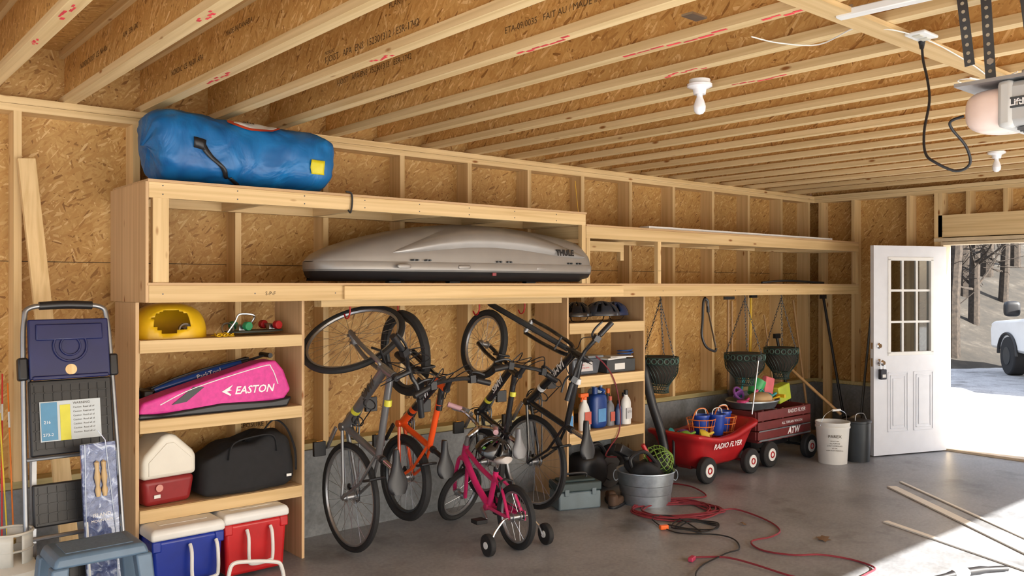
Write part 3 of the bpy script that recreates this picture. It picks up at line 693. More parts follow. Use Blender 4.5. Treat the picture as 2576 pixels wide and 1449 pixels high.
st=thing('step_stool','grey-blue plastic step stool standing in front of the ladder','stool',(cx,cyy,0))
obj('top',MB().loft([[V((cx+sx*.175*k,cyy+s2*.125*k,z)) for sx,s2 in ((-1,-1),(1,-1),(1,1),(-1,1))] for k,z in ((1.10,zt-.05),(1.04,zt-.02),(1,zt-.004),(.9,zt))]),SB,st,bev=.012)
obj('tread_pad',MB().box((cx,cyy,zt+.001),(.27,.18,.004)),pm('stool_pad',(.12,.18,.26),.7,bmp=.6,scale=80),st)
for sx in (-1,1):
    for s2 in (-1,1):
        obj('leg',MB().loft([[V((cx+sx*(a)+dx*w,cyy+s2*(b_)+dy*w,z)) for dx,dy in ((-1,-1),(1,-1),(1,1),(-1,1))] for a,b_,w,z in ((.215,.15,.026,0),(.165,.11,.034,zt-.045))]),SB,st,bev=.008)
    obj('side_brace',MB().box((cx+sx*.195,cyy,.20),(.02,.24,.035)),SB,st,bev=.005)
TKW=pm('tank_white',(.56,.55,.50),.4)
pt=thing('propane_tank','white propane gas cylinder at the bottom left corner','gas tank',(.79,4.5,0))
obj('tank',MB().lathe([(0,.02),(.10,.02),(.145,.07),(.152,.12),(.152,.30),(.135,.36),(.08,.40),(.0,.41)],32,T(.79,4.5,0)),TKW,pt)
obj('foot_ring',MB().lathe([(.10,0),(.105,0),(.105,.04),(.10,.04)],28,T(.79,4.5,0),cap=False),TKW,pt)
mb=MB()
for a0,a1 in ((.3,1.5),(1.9,3.2),(3.6,4.7),(5.1,6.2)):
    mb.loft([[V((.79+.095*math.cos(a0+(a1-a0)*i/8),4.5+.095*math.sin(a0+(a1-a0)*i/8),z)) for z in (.38,.43,.49,.52)] for i in range(9)],cap=False,closed=False)
mb.torus(.095,.007,32,6,T(.79,4.5,.525)).torus(.095,.005,32,6,T(.79,4.5,.45))
obj('collar',mb,TKW,pt,solid=.004)
obj('valve',MB().cyl((.79,4.5,.40),(.79,4.5,.47),.016,10).cyl((.79,4.46,.44),(.79,4.50,.44),.013,10).cyl((.79,4.5,.47),(.79,4.5,.49),.028,12),pm('brass',(.5,.35,.12),.35,.9),pt)
for i,(c,dx,ln) in enumerate((('orange',.0,.07),('yellow',.035,-.03),('red',.06,.04),('orange',.085,.0))):
    colr={'orange':(.85,.22,.02),'yellow':(.85,.65,.05),'red':(.7,.03,.03)}[c]
    m_=pm('stake_'+c,colr,.4); x=.815+dx
    s_=thing('driveway_stake',['orange driveway stake with white band, leftmost in the bundle','yellow driveway stake with white band in the left bundle','red driveway stake with white band in the left bundle','orange driveway stake with white band, rightmost in the bundle'][i],'stake',(x,5.0,.0),group='reflective stakes leaning at the left edge')
    a=V((x-ln,4.95,.0)); b=V((x,5.17,1.29-.05*i))
    obj('rod',MB().cyl(a,b,.004,6),m_,s_); obj('white_band',MB().cyl(a.lerp(b,.8),a.lerp(b,.87),.0052,8),WHITE,s_)
# ================================================================= BIKES
def bike(label,M,Rw,wb,s,fm,ac,steer,tw=.019,susp=False,txt=None,txm=None,kid=False,sm=None,gm=None,group=None,rise=.03,barw=.29,cage=False,sdl=1.0):
    sm=sm or BLACK; gm=gm or BLACK
    root=thing('bicycle',label,'bicycle',M=M,group=group)
    ha=math.radians(71); ax=V((-math.cos(ha),0,math.sin(ha)))
    L=Rw+.075
    fa=V((wb,0,0)); HB=fa+ax*L-V((.045*s,0,0)); HTt=HB+ax*.13*s
    Ms=T(*HB)@Matrix.Rotation(steer,4,ax)@T(*(-HB))
    bbk=V((.43*s,0,(-.05*s if not kid else .0)))
    stp=bbk+V((-.15*s,0,.44*s)) if not kid else bbk+V((-.12*s,0,.36*s))
    def ob(n,mb,m,p=root,st=False,**k):
        if st: mb.xf(Ms)
        return obj(n,mb,m,p,local=True,**k)
    RX=R(PI/2,'X')
    def wheel(c,name,st):
        w=ob(name,MB().torus(Rw-tw,tw,48,8,T(*c)@RX),RUB,st=st)
        ri=Rw-2*tw-.004
        ob('rim',MB().torus(ri,.010,44,6,T(*c)@RX@Matrix.Diagonal((1,1,1.2,1))),ALU if not susp else DSTEEL,w,st=st)
        mb=MB(); n=28 if not kid else 20
        for i in range(n):
            a=2*PI*i/n; b=a+(.5 if (i//2)%2 else -.5); sd=.028 if i%2 else -.028
            mb.tube([c+V((.022*math.cos(b),sd,.022*math.sin(b))),c+V((ri*math.cos(a),0,ri*math.sin(a)))],.0013,3)
        ob('spokes',mb,STEEL,w,st=st)
        ob('hub',MB().cyl(c+V((0,-.05,0)),c+V((0,.05,0)),.017,12).cyl(c+V((0,-.03,0)),c+V((0,-.026,0)),.028,14).cyl(c+V((0,.026,0)),c+V((0,.03,0)),.028,14),ALU,w,st=st)
        return w
    wheel(V((0,0,0)),'rear_wheel',False); wheel(fa,'front_wheel',True)
    rt=.0215*s**.5
    f=MB()
    f.cyl(HB-ax*.01,HTt+ax*.01,.026*s**.5,12)
    dt0=HB+ax*.03*s; tt0=HTt-ax*.03*s
    if kid:
        f.tube(cr([dt0,dt0.lerp(bbk,.5)+V((0,0,-.03)),bbk],5),.023,10); f.tube(cr([tt0,tt0.lerp(stp,.5)+V((0,0,-.06)),stp-V((0,0,.12*s))],5),.016,10)
    else:
        f.cyl(dt0,bbk,rt*1.35,12); f.cyl(tt0,stp-(stp-bbk).normalized()*.05*s,rt,12)
    f.cyl(bbk,stp,rt,12); f.cyl(bbk-V((0,.035,0)),bbk+V((0,.035,0)),.026*s**.5,12)
    for sd in (-1,1):
        f.tube([bbk+V((-.02,sd*.02,0)),V((.10*s,sd*.045,0)),V((0,sd*.055,0))],.011,8)
        f.tube([stp-(stp-bbk).normalized()*.06*s+V((0,sd*.012,0)),V((.12*s,sd*.042,.2*s)),V((0,sd*.055,0))],.010,8)
    fo=ob('frame',f,fm)
    if txt:
        d=(bbk-dt0).normalized(); up=V((0,1,0)).cross(d)
        if up.z<0: up=-up
        p=dt0+d*.10*s-up*.015*s+V((0,rt*1.35+.004,0))
        text(fo,txt,p,d,up,.068*s**.5,txm,shear=.2,local=True,bold=.0015)
        ob('accent_band',MB().cyl(dt0.lerp(bbk,.68),dt0.lerp(bbk,.73),rt*1.35+.0015,12),ac,fo)
        ob('accent_band',MB().cyl(tt0.lerp(stp,.3),tt0.lerp(stp,.37),rt+.0012,12),ac,fo)
    if cage:
        d=(bbk-dt0).normalized(); up=V((0,1,0)).cross(d)
        if up.z<0: up=-up
        c0=dt0.lerp(bbk,.45)+up*.06; c1=dt0.lerp(bbk,.75)+up*.06; qm=d.to_track_quat('Z','Y').to_matrix().to_4x4()
        ob('bottle_cage',MB().torus(.037,.004,20,5,T(*c0)@qm).torus(.037,.004,20,5,T(*c1)@qm).tube([c0+up*.037,c1+up*.037],.004,5).tube([c0-up*.037,c1-up*.037],.005,5),BLACK)
    fk=MB()
    for sd in (-1,1):
        if susp: fk.cyl(fa+V((-.0,sd*.06,0)),fa+ax*(L*.62)+V((-.03*s,sd*.055,0)),.021,10)
        else: fk.tube(cr([fa+V((0,sd*.052,0)),fa+ax*(L*.4)+V((-.03*s,sd*.055,0)),fa+ax*L*.92+V((-.045*s,sd*.04,0)),HB],4),.014,8)
    if susp: fk.cyl(HB+V((0,-.07,0)),HB+V((0,.07,0)),.022,10).cyl(fa+ax*(L*.6)+V((-.02,-.07,0)),fa+ax*(L*.6)+V((-.02,.07,0)),.014,8)
    fo2=ob('fork',fk,BLACK if susp else fm,st=True)
    if susp:
        for sd in (-1,1): ob('stanchion',MB().cyl(fa+ax*(L*.6)+V((-.03*s,sd*.055,0)),HB+V((0,sd*.055,0)),.013,8),CHROME,fo2,st=True)
    st0=HTt+ax*.03*s; bc=st0+V((.075*s,0,.015*s+rise))
    ob('stem',MB().cyl(HTt,st0+ax*.012,.019,10).cyl(st0,bc if not kid else st0+ax*.05,.016,10),BLACK if not kid else ALU,st=True)
    bw=barw*s**.4
    if kid: bp=cr([st0+ax*.05,bc+V((0,0,-.04)),bc+V((-.01,.09,0)),bc+V((-.05,.17,.02)),bc+V((-.11,bw,.02))],4)
    else: bp=cr([bc,bc+V((0,.05,0)),bc+V((-.005,.12,.012+rise*.3)),bc+V((-.05,bw,.015+rise*.3))],4)
    hb=MB()
    for sd in (-1,1): hb.tube([V((p.x,p.y*sd,p.z)) for p in bp],.013,8)
    bar=ob('handlebar',hb,BLACK if not kid else CHROME,st=True)
    e=bp[-1]; dd_=(bp[-1]-bp[-3]).normalized()
    for sd in (-1,1):
        g0=V((e.x,e.y*sd,e.z)); dv_=V((dd_.x,dd_.y*sd,dd_.z)); g1=g0-dv_*.11*s**.5
        ob('grip',MB().cyl(g1,g0+dv_*.01,.0185,10),gm,bar,st=True)
        l0=g1-dv_*.03
        ob('brake_lever',MB().tube(cr([l0,l0+V((.035,0,-.01)),l0+dv_*.05+V((.05,0,-.02)),l0+dv_*.12+V((.045,0,-.025))],4),.008,6).box(l0,(.045,.04,.034)),BLACK if not kid else ALU,bar,st=True)
        ob('cable',MB().tube(cr([l0+V((.02,0,0)),l0+V((.12*s,-sd*.05,.04)),HTt+V((.10*s,sd*.03,.02)),HB+V((.05,0,.0))],6),.0036,5),BLACK,bar,st=True)
        if not kid: ob('cable',MB().tube(cr([l0+V((.02,0,.01)),l0+V((.09*s,-sd*.09,.09)),HTt+V((.06*s,sd*.02,.06)),tt0.lerp(stp,.2)+V((0,sd*.01,.02))],6),.0034,5),BLACK,bar,st=True)
    sd_=(stp-bbk).normalized(); sp=stp+sd_*(.13 if not kid else .06)*s*sdl
    ob('seatpost',MB().cyl(stp-sd_*.02,sp,.0145,10),CHROME if not susp else BLACK)
    ob('seat_clamp',MB().cyl(stp-sd_*.01,stp+sd_*.012,.024*s**.5,12),BLACK)
    rings=[]
    for i in range(13):
        t=i/12; x=-.13+.25*t
        w=lerpt([(0,.045),(.12,.068),(.3,.068),(.5,.042),(.7,.024),(.95,.018),(1,.012)],t)*s**.35*sdl
        h=.020; z=.018*(1-t)*(1-t)+.003
        rings.append([sp+V((x*s**.5*sdl,w*math.cos(2*PI*k/14),z+h+h*math.sin(2*PI*k/14)*(1 if math.sin(2*PI*k/14)>0 else 1.3))) for k in range(14)])
    ob('saddle',MB().loft(rings),sm,ang=70)
    cr_r=.085*s if not kid else .06; cl=.165*s if not kid else .1
    rg=MB()
    for q in ((0,-.052),(0,-.044))[:2 if not kid else 1]:
        rg.torus(cr_r if q[1]<-.05 else cr_r*.78,.005,32,5,T(*(bbk+V((0,q[1],0))))@RX)
    for i in range(5): rg.beam(bbk+V((0,-.048,0)),bbk+V((cr_r*math.cos(i*1.257),-.048,cr_r*math.sin(i*1.257))),.005,.015,(0,1,0))
    ob('chainring',rg,DSTEEL if not kid else BLACK)
    ca=math.radians(35)
    for sd,a in ((-1,ca),(1,ca+PI)):
        p0=bbk+V((0,sd*.062,0)); p1=p0+V((cl*math.cos(a),sd*.012,cl*math.sin(a)))
        ob('crank_arm',MB().beam(p0,p1,.026,.014,(0,1,0)),ALU if not susp else BLACK,bev=.003)
        pd=ob('pedal',MB().box(p1+V((0,sd*.055,0)),(.09*s**.5,.08,.026)).cyl(p1,p1+V((0,sd*.09,0)),.007,8),BLACK,bev=.005)
        ob('reflector',MB().box(p1+V((.048*s**.5,sd*.055,0)),(.003,.04,.013)),pm('amber',(.85,.35,.02),.3),pd)
    rr=.035*s
    ch=[]
    for i in range(9): a=-PI/2+PI*i/8; ch.append(bbk+V((cr_r*math.cos(a),-.05,cr_r*math.sin(a))))
    for i in range(9): a=PI/2+PI*i/8; ch.append(V((rr*math.cos(a),-.05,rr*math.sin(a))))
    ob('chain',MB().tube(ch,.005,5,closed=True),DSTEEL)
    if not kid:
        mb=MB()
        for i in range(6): mb.torus((.022+.005*i)*s,.0018,22,4,T(0,-.052+.0035*i,0)@RX)
        ob('cassette',mb,STEEL)
        ob('derailleur',MB().beam((.0,-.06,-.03),(.03*s,-.062,-.11*s),.014,.024,(0,1,0)).cyl((.02,-.07,-.06),(.02,-.055,-.06),.022,12).cyl((.035*s,-.07,-.115*s),(.035*s,-.055,-.115*s),.022,12),BLACK,bev=.002)
    ob('rear_brake',MB().tube([(.14*s,.045,Rw*.72),(.16*s,.05,Rw*.98),(.17*s,0,Rw*1.06),(.16*s,-.05,Rw*.98),(.14*s,-.045,Rw*.72)],.008,6),BLACK)
    ob('front_brake',MB().tube([fa+ax*Rw*.78+V((0,.045,0)),fa+ax*Rw*1.02+V((.02,.045,0)),fa+ax*Rw*1.02+V((.02,-.045,0)),fa+ax*Rw*.78+V((0,-.045,0))],.008,6),BLACK,st=True)
    return root,(bbk,stp,HB,HTt,sp,ax,Ms,ob,dt0,tt0,rt)
def hangM(p,tilt=0,yaw=0,lean=0):
    B=Matrix((V((0,0,1)),V((-1,0,0)),V((0,-1,0)))).transposed().to_4x4()
    return T(*p)@R(yaw,'Z')@R(tilt,'X')@R(lean,'Y')@B
G='bicycles hanging by the front wheel under the loft'
GREYF=pm('bike_grey',(.17,.17,.175),.3,.5,coat=.5); BLKF=pm('bike_black',(.012,.012,.014),.25,coat=.6); ORG=pm('orange_paint',(.72,.075,.008),.3,coat=.5)
YAC=pm('yellow_accent',(.62,.58,.05),.35); WAC=pm('white_accent',(.75,.75,.75),.35)
bike('silver-grey bicycle hung leftmost, its front wheel turned sideways',hangM(V((2.67,4.70,.347)),tilt=-.02),.338,1.0,1.0,GREYF,YAC,math.radians(-60),txt='JAMIS',txm=INK,group=G,cage=True)
bk,info=bike('black and orange mountain bicycle hung second from the left',hangM(V((3.05,4.66,.42)),yaw=.0),.278,.80,.80,ORG,BLKF,math.radians(4),tw=.029,susp=True,txt='JAMIS',txm=WINK,group=G)
bbk,stp,HB,HTt,sp,ax,Ms,ob,dt0,tt0,rt=info
ob('black_downtube_section',MB().cyl(dt0,dt0.lerp(bbk,.6),rt*1.35+.002,14),BLKF); ob('black_top_tube_section',MB().cyl(tt0,tt0.lerp(stp,.28),rt+.002,12),BLKF)
bike('small black bicycle hung third, with an upright wheel above the pink bicycle',hangM(V((3.72,4.70,.425)),yaw=-.08),.248,.82,.80,BLKF,YAC,math.radians(-12),tw=.024,txt='JAMIS',txm=WINK,sm=pm('saddle_two',(.20,.20,.21),.4),group=G,sdl=.85)
bike('black and white bicycle hung rightmost, its turned front wheel seen edge on',hangM(V((4.12,4.62,.385)),yaw=.0),.340,1.0,1.0,BLKF,WAC,math.radians(66),txt='JAMIS',txm=WINK,group=G,cage=True)
for i,(x,lbl) in enumerate(((2.68,'red rubber-coated hook above the grey bicycle'),(3.03,'red rubber-coated hook above the orange bicycle'),(3.70,'red rubber-coated hook above the small black bicycle'),(4.12,'red rubber-coated hook above the black and white bicycle'))):
    y=YF+.145
    solo('bicycle_hook',MB().tube(cr([(x,y,1.526),(x,y,1.49),(x,y+.02,1.455),(x,y+.05,1.45),(x,y+.07,1.475)],5),.005,8),RED,lbl,'hook',group='red hooks under the loft rail')
PNF=pm('pink_paint',(.66,.022,.15),.3,coat=.6)
fv=V((.11,.99,0)).normalized(); lv=V((0,0,1)).cross(fv)
Mk=Matrix((fv,lv,V((0,0,1)))).transposed().to_4x4(); Mk.translation=V((3.50,4.09,.203))
bk,info=bike("child's pink bicycle with training wheels standing on the floor",Mk,.203,.76,.72,PNF,WAC,math.radians(-75),tw=.022,kid=True,sm=pm('saddle_pale',(.50,.46,.44),.5),gm=pm('grip_pink',(.62,.36,.40),.5),rise=.15,barw=.26)
ob=info[7]
for sd in (-1,1):
    w=ob('training_wheel',MB().cyl((-.02,sd*.20,-.135),(-.02,sd*.235,-.135),.068,20),RUB,bev=.006)
    ob('wheel_hub',MB().cyl((-.02,sd*.195,-.135),(-.02,sd*.24,-.135),.022,12),WHITE,w)
    ob('training_arm',MB().tube(cr([(0,sd*.06,0),(-.005,sd*.10,-.01),(-.01,sd*.17,-.08),(-.02,sd*.19,-.135)],4),.008,8),CHROME)
ob('chain_guard',MB().prism([(-.02,-.03),(-.02,.035),(.2,.05),(.34,.06),(.36,-.03),(.2,-.045)],'Y',-.064,-.054),PNF,bev=.01)
def helmet(M,m,label,s=1.0,spots=None,group=None):
    h=thing('bike_helmet',label,'helmet',M=M,group=group)
    def kv(i,j,nu,nv):
        u=(j+.5)/nu*24; v=i/nv
        if v<.5: return False
        if int(u*1)%4==0 and .58<v<.84: return False
        if int(u)%4==2 and .74<v<.95: return False
        return True
    obj('shell',MB().blob((0,0,0),.135*s,.10*s,.105*s,1,.95,nu=48,nv=40,keep=kv),m,h,local=True,solid=-.018)
    obj('liner',MB().blob((0,0,.0),.112*s,.08*s,.083*s,1,1,nu=24,nv=14,zmin=0),BLACK,h,local=True)
    obj('strap',MB().tube(cr([(.05*s,.08*s,0),(.03*s,.06*s,-.035*s),(0,.0,-.044*s),(.03*s,-.06*s,-.035*s),(.05*s,-.08*s,0)],5),.005,5,flat=.4),BLACK,h,local=True)
    if spots:
        for i in range(16):
            u=random.uniform(0,2*PI); v=random.uniform(.25,1.3)
            p=V((.139*s*math.cos(v)*math.cos(u),.104*s*math.cos(v)*math.sin(u),.109*s*math.sin(v)))
            q=p.normalized().to_track_quat('Z','Y').to_matrix().to_4x4()
            mb=MB().cyl(V((0,0,0)),V((0,0,.0025)),.007,8)
            for k in range(5): mb.cyl(V((.009*math.cos(k*1.257),.009*math.sin(k*1.257),0)),V((.009*math.cos(k*1.257),.009*math.sin(k*1.257),.002)),.0065,8)
            obj('flower_print',mb.xf(T(*p)@q),spots[i%len(spots)],h,local=True)
    return h
helmet(T(*atD(1240,1140,5.62))@R(.45,'X')@R(.2,'Y'),BLKF,'black helmet with pink, green and blue flowers hanging on the pink handlebar',.90,[PNF,pm('flower_green',(.25,.6,.1),.4),pm('flower_blue',(.05,.30,.6),.4)])
GH='bike helmets on the top right shelf'
helmet(T(4.86,4.93,1.405)@R(.3,'Z'),BLKF,'glossy black helmet at the front left of the top right shelf',1.0,group=GH)
helmet(T(5.14,4.92,1.405)@R(-.5,'Z'),pm('helmet_dark',(.030,.034,.045),.3,coat=.5),'dark grey helmet in the middle of the top right shelf',1.0,group=GH)
helmet(T(5.37,5.0,1.403)@R(.1,'Z'),pm('helmet_blue',(.015,.035,.10),.3,coat=.5),'dark blue helmet at the right of the top right shelf',.95,group=GH)
# ================================================================= RIGHT UNIT CONTENT
bn=thing('storage_bin','grey translucent plastic bin with lid on the middle right shelf','bin',(4.87,4.92,.94))
obj('body',MB().loft([[V((4.87+sx*w,4.92+s2*d,z)) for sx,s2 in ((-1,-1),(1,-1),(1,1),(-1,1))] for w,d,z in ((.14,.09,.942),(.16,.105,1.075))]),pm('bin_grey',(.09,.10,.12),.25),bn,bev=.015)
obj('lid',MB().box((4.87,4.92,1.085),(.35,.235,.02)),pm('bin_lid',(.20,.22,.24),.3),bn,bev=.006)
obj('paper_label',MB().box((4.85,4.812,1.01),(.15,.002,.07),R(-.12,'X').to_3x3()),pm('paper',(.60,.58,.58),.7,var=.03),bn)
for k in range(2): text(bn,('Bike','Pump parts')[k],(4.79,4.806,1.02-.022*k),(1,0,0),(0,0,1),.02,RMARK)
bx=thing('cardboard_box','dark flat box with cables and papers on top, right end of middle shelf','box',(5.27,4.93,.94))
obj('box',MB().box((5.27,4.95,.994),(.34,.26,.105)),pm('box_dark',(.05,.055,.06),.6),bx,bev=.004)
obj('front_label',MB().box((5.25,4.818,.99),(.12,.003,.05)),WHITE,bx)
solo('paper_stack',MB().box((5.22,4.93,1.054),(.26,.20,.012),R(.15,'Z').to_3x3()).box((5.30,4.90,1.066),(.22,.16,.008),R(-.25,'Z').to_3x3()),WHITE,'loose white papers lying on the dark box on the right shelf','paper',smooth=False)
solo('blue_cable',MB().tube(cr([(5.36+.07*math.cos(a*1.1),4.86+.06*math.sin(a*1.1),1.078+.004*a) for a in range(12)],4),.006,6),pm('blue_cable',(.02,.08,.28),.4),'coiled blue cable on top of the papers on the right shelf','cable')
def bottle(x,y,z,h,r,m,cm,label,kind='b',lm=None,txt=None):
    b=thing('bottle',label,'bottle',(x,y,z),group='cleaner bottles on the low right shelf')
    if kind=='jug':
        obj('body',MB().blob((x,y,z+h*.42),r*1.35,r*.85,h*.42,.35,.6,nu=24,nv=16),m,b,ang=60)
        obj('handle',MB().tube(cr([(x+r*.6,y,z+h*.78),(x+r*1.25,y,z+h*.88),(x+r*.3,y,z+h*.96)],4),r*.22,8),m,b)
        obj('cap',MB().cyl((x-r*.5,y,z+h*.82),(x-r*.5,y,z+h),r*.36,14),cm,b)
    elif kind=='s':
        obj('body',MB().lathe([(0,0),(r,0),(r,.02*h),(r*1.02,h*.45),(r*.75,h*.6),(r*.4,h*.72),(r*.38,h*.8),(0,h*.8)],20,T(x,y,z)@Matrix.Diagonal((1.1,.8,1,1))),m,b)
        obj('trigger_head',MB().box((x-.01,y,z+h*.9),(r*1.8,r*.6,h*.10)).box((x-r*.6,y,z+h*.8),(r*.25,r*.35,h*.14),R(.4,'Y').to_3x3()).cyl((x,y,z+h*.78),(x,y,z+h*.86),r*.42,12),cm,b,bev=.004)
    else:
        obj('body',MB().lathe([(0,0),(r,0),(r,.02*h),(r,h*.62),(r*.85,h*.72),(r*.4,h*.82),(r*.38,h*.88),(0,h*.88)],20,T(x,y,z)@Matrix.Diagonal((1.1,.8,1,1))),m,b)
        obj('cap',MB().cyl((x,y,z+h*.86),(x,y,z+h),r*.42,14),cm,b)
    if lm: obj('paper_label',MB().box((x,y-r*.86,z+h*.32),(r*1.4,.003,h*.32)),lm,b)
    if txt: text(b,txt,(x,y-r*.86-.003,z+h*.34),(1,0,0),(0,0,1),r*.55,INK,align='CENTER')
OR=pm('orange_cap',(.80,.14,.02),.4); BJ=pm('blue_jug',(.008,.045,.22),.35); LG=pm('label_green',(.2,.5,.3),.5); LR=pm('label_red',(.6,.12,.08),.5); LB=pm('label_sky',(.1,.3,.6),.5)
z=.501
bottle(4.70,4.86,z,.27,.036,WHITE,YEL,'white bottle with yellow cap, leftmost on the low right shelf','b',LB)
bottle(4.775,4.92,z,.22,.034,pm('amber_bottle',(.7,.30,.03),.3),YEL,'amber yellow bottle second from left on the low right shelf','b')
bottle(4.87,4.85,z,.31,.050,WHITE,OR,'white spray bottle with orange trigger on the low right shelf','s',LR)
bottle(4.99,4.98,z,.25,.042,WHITE,WHITE,'plain white bottle behind the orange spray bottle','b',LG)
bottle(5.04,4.87,z,.33,.062,BJ,BJ,'large dark blue jug on the low right shelf','jug',LB)
bottle(5.14,4.99,z,.36,.055,pm('pale_bottle',(.4,.5,.6),.3),WHITE,'tall pale blue jug behind the dark blue jug','jug')
bottle(5.20,4.88,z,.24,.036,pm('grey_bottle',(.2,.2,.22),.4),LR,'small grey bottle right of the blue jug','b',LR)
bottle(5.28,4.98,z,.29,.038,BLACK,OR,'dark bottle with orange cap behind the white oil bottle','b')
bottle(5.285,4.865,z,.20,.030,pm('dark_blue_b',(.02,.05,.16),.35),BLACK,'small dark blue bottle between the grey bottle and the oil bottle','b')
bottle(5.37,4.86,z,.28,.045,WHITE,BLACK,'white motor oil bottle with black cap, right end of the low shelf','b',pm('lab_grey',(.6,.6,.62),.5),'GTX')
bottle(5.46,4.97,z,.24,.034,pm('dark_red_b',(.25,.03,.03),.4),BLACK,'dark red bottle at the far right end behind the oil bottle','b')
RC=pm('red_cord',(.22,.022,.035),.55)
solo('hanging_red_cord',MB().tube(cr([(4.95,4.80,1.09),(5.0,4.76,1.03),(5.1,4.765,.93),(5.16,4.765,.8),(5.2,4.765,.6),(5.17,4.76,.45),(5.05,4.74,.36),(4.98,4.72,.30),(5.02,4.64,.30)],6),.0055,6),RC,'thin red cord hanging down the front of the right shelving unit','cord')
# ================================================================= FLOOR ITEMS
tb=thing('tool_box','grey-green plastic tool box on the floor beside the right bicycle wheel','tool box',(4.50,4.62,0))
TBm=pm('toolbox_green',(.035,.058,.062),.5); TBl=pm('toolbox_grey',(.14,.185,.21),.5)
Mx=T(4.52,4.60,0)@R(-.35,'Z')
obj('body',MB().box((0,0,.065),(.34,.19,.13)).xf(Mx),TBl,tb,bev=.012)
obj('lid',MB().box((0,0,.165),(.35,.20,.065)).box((0,0,.205),(.28,.13,.02)).xf(Mx),TBm,tb,bev=.012)
obj('handle',MB().tube(cr([(-.09,0,.21),(-.08,0,.245),(.08,0,.245),(.09,0,.21)],4),.009,8).xf(Mx),BLACK,tb)
for x in (-.11,.11): obj('latch',MB().box((x,-.102,.13),(.035,.008,.05)).xf(Mx),TBl,tb,bev=.003)
bo=pm('brown_leather',(.075,.04,.022),.7,bmp=.4)
for i,(x,y,a) in enumerate(((4.76,4.40,.3),(4.82,4.52,.9))):
    M_=T(x,y,.0)@R(a,'Z')
    s_=thing('work_boot',('brown leather work boot nearest the camera beside the galvanised tub','second brown work boot, closer to the galvanised tub')[i],'boot',M=M_,group='brown work boots on the floor')
    obj('upper',MB().blob((0,0,.04),.10,.036,.034,.6,.8,nz=.1,nsc=20).blob((-.06,0,.055),.042,.034,.045,.5,.8,nz=.1,nsc=20),bo,s_,local=True)
    obj('sole',MB().blob((0,0,.012),.105,.04,.012,.3,.7),BLACK,s_,local=True)
tx,ty=5.03,4.35
tu=thing('galvanised_tub','round galvanised metal tub on the floor full of garden gear','tub',(tx,ty,0))
obj('tub',MB().lathe([(0,.012),(.178,.012),(.183,0),(.188,.0),(.193,.08),(.198,.085),(.204,.15),(.209,.155),(.216,.238),(.225,.243),(.223,.251),(.208,.243),(.20,.16),(.18,.03),(0,.03)],40,T(tx,ty,0),cap=False),GALV,tu,ang=30)
for sd in (-1,1):
    c=V((tx+sd*.226*cy,ty-sd*.226*sy,.205))
    obj('handle',MB().torus(.04,.005,20,6,T(*c)@R(-ANG,'Z')@R(PI/2,'X')@Matrix.Diagonal((.5,1,1,1))),GALV,tu)
solo('hedge_trimmer',MB().tube([(tx-.02,ty+.02,.06),(tx-.1,ty+.08,.31),(tx-.13,ty+.12,.40)],[.03,.035,.028],10).box((tx-.14,ty+.1,.39),(.14,.07,.07),R(.5,'Y').to_3x3()),BLACK,'black power tool body standing in the galvanised tub','power tool',bev=.01)
solo('black_sprayer_hose',MB().tube(cr([(tx-.15,ty-.02,.25),(tx-.17,ty,.35),(tx-.08,ty-.05,.40),(tx+.02,ty-.08,.31),(tx+.08,ty-.05,.20)],6),.015,8),BLACK,'thick black hose curving out of the galvanised tub','hose')
solo('black_tool_bag',MB().blob((tx-.04,ty-.03,.23),.14,.13,.10,.7,.8,nz=.6,nsc=11,nu=36,nv=24),BF,'crumpled black bag filling the middle of the galvanised tub','bag',ang=60)
lo=thing('red_lopper','red-handled loppers sticking up out of the galvanised tub','loppers',(tx+.02,ty,.03))
obj('handle',MB().cyl((tx+.03,ty-.05,.29),(tx-.07,ty-.03,.45),.017,10),RED,lo,bev=.003)
obj('shaft',MB().cyl((tx+.10,ty-.06,.10),(tx+.03,ty-.05,.29),.012,10),BLACK,lo)
ng=pm('net_green',(.19,.33,.055),.5)
mb=MB(); c=V((tx+.15,ty-.01,.295))
for i in range(8):
    a=-PI/2+PI*(i+.5)/8; mb.torus(.115*math.cos(a)+.002,.0028,26,5,T(c.x,c.y,c.z+.095*math.sin(a)))
for i in range(8): mb.torus(.115,.0028,28,5,T(*c)@R(PI*i/8,'Z')@R(PI/2,'X')@Matrix.Diagonal((1,.83,1,1)))
mb.xf(T(*c)@R(.9,'X')@R(.5,'Y')@T(*(-c)))
for v in mb.bm.verts:
    v.co+=V((noise.noise(v.co*8),noise.noise(v.co*8+V((5,5,5))),noise.noise(v.co*8+V((9,1,3)))))*.028
ne=thing('garden_netting','bunched lime green garden netting spilling over the right side of the tub','netting',(tx+.13,ty,.28))
obj('mesh',mb,ng,ne)
obj('dark_core',MB().blob(c,.06,.055,.05,1,1,nz=.5,nsc=14),pm('net_dark',(.02,.025,.015),.9),ne,ang=60)  # dark lumpy core added to darken the inside of the netting
lbw=thing('leaf_blower','black leaf blower lying on the floor under the right shelves','leaf blower',(4.95,4.85,0))
obj('motor_body',MB().blob((4.93,4.88,.17),.16,.13,.15,.6,.7,nz=.12,nsc=9),BLACK,lbw,ang=70)
obj('fan_housing',MB().cyl((5.10,4.78,.15),(5.10,4.92,.15),.13,24).cyl((5.10,4.77,.15),(5.10,4.775,.15),.07,20),pm('dark_grey',(.03,.03,.033),.5),lbw,bev=.02)
obj('handle',MB().tube(cr([(4.84,4.83,.28),(4.88,4.82,.36),(5.0,4.82,.38),(5.1,4.83,.28)],5),.018,8),BLACK,lbw)
obj('nozzle',MB().cyl((4.80,4.78,.10),(4.76,4.66,.07),.04,16),BLACK,lbw)
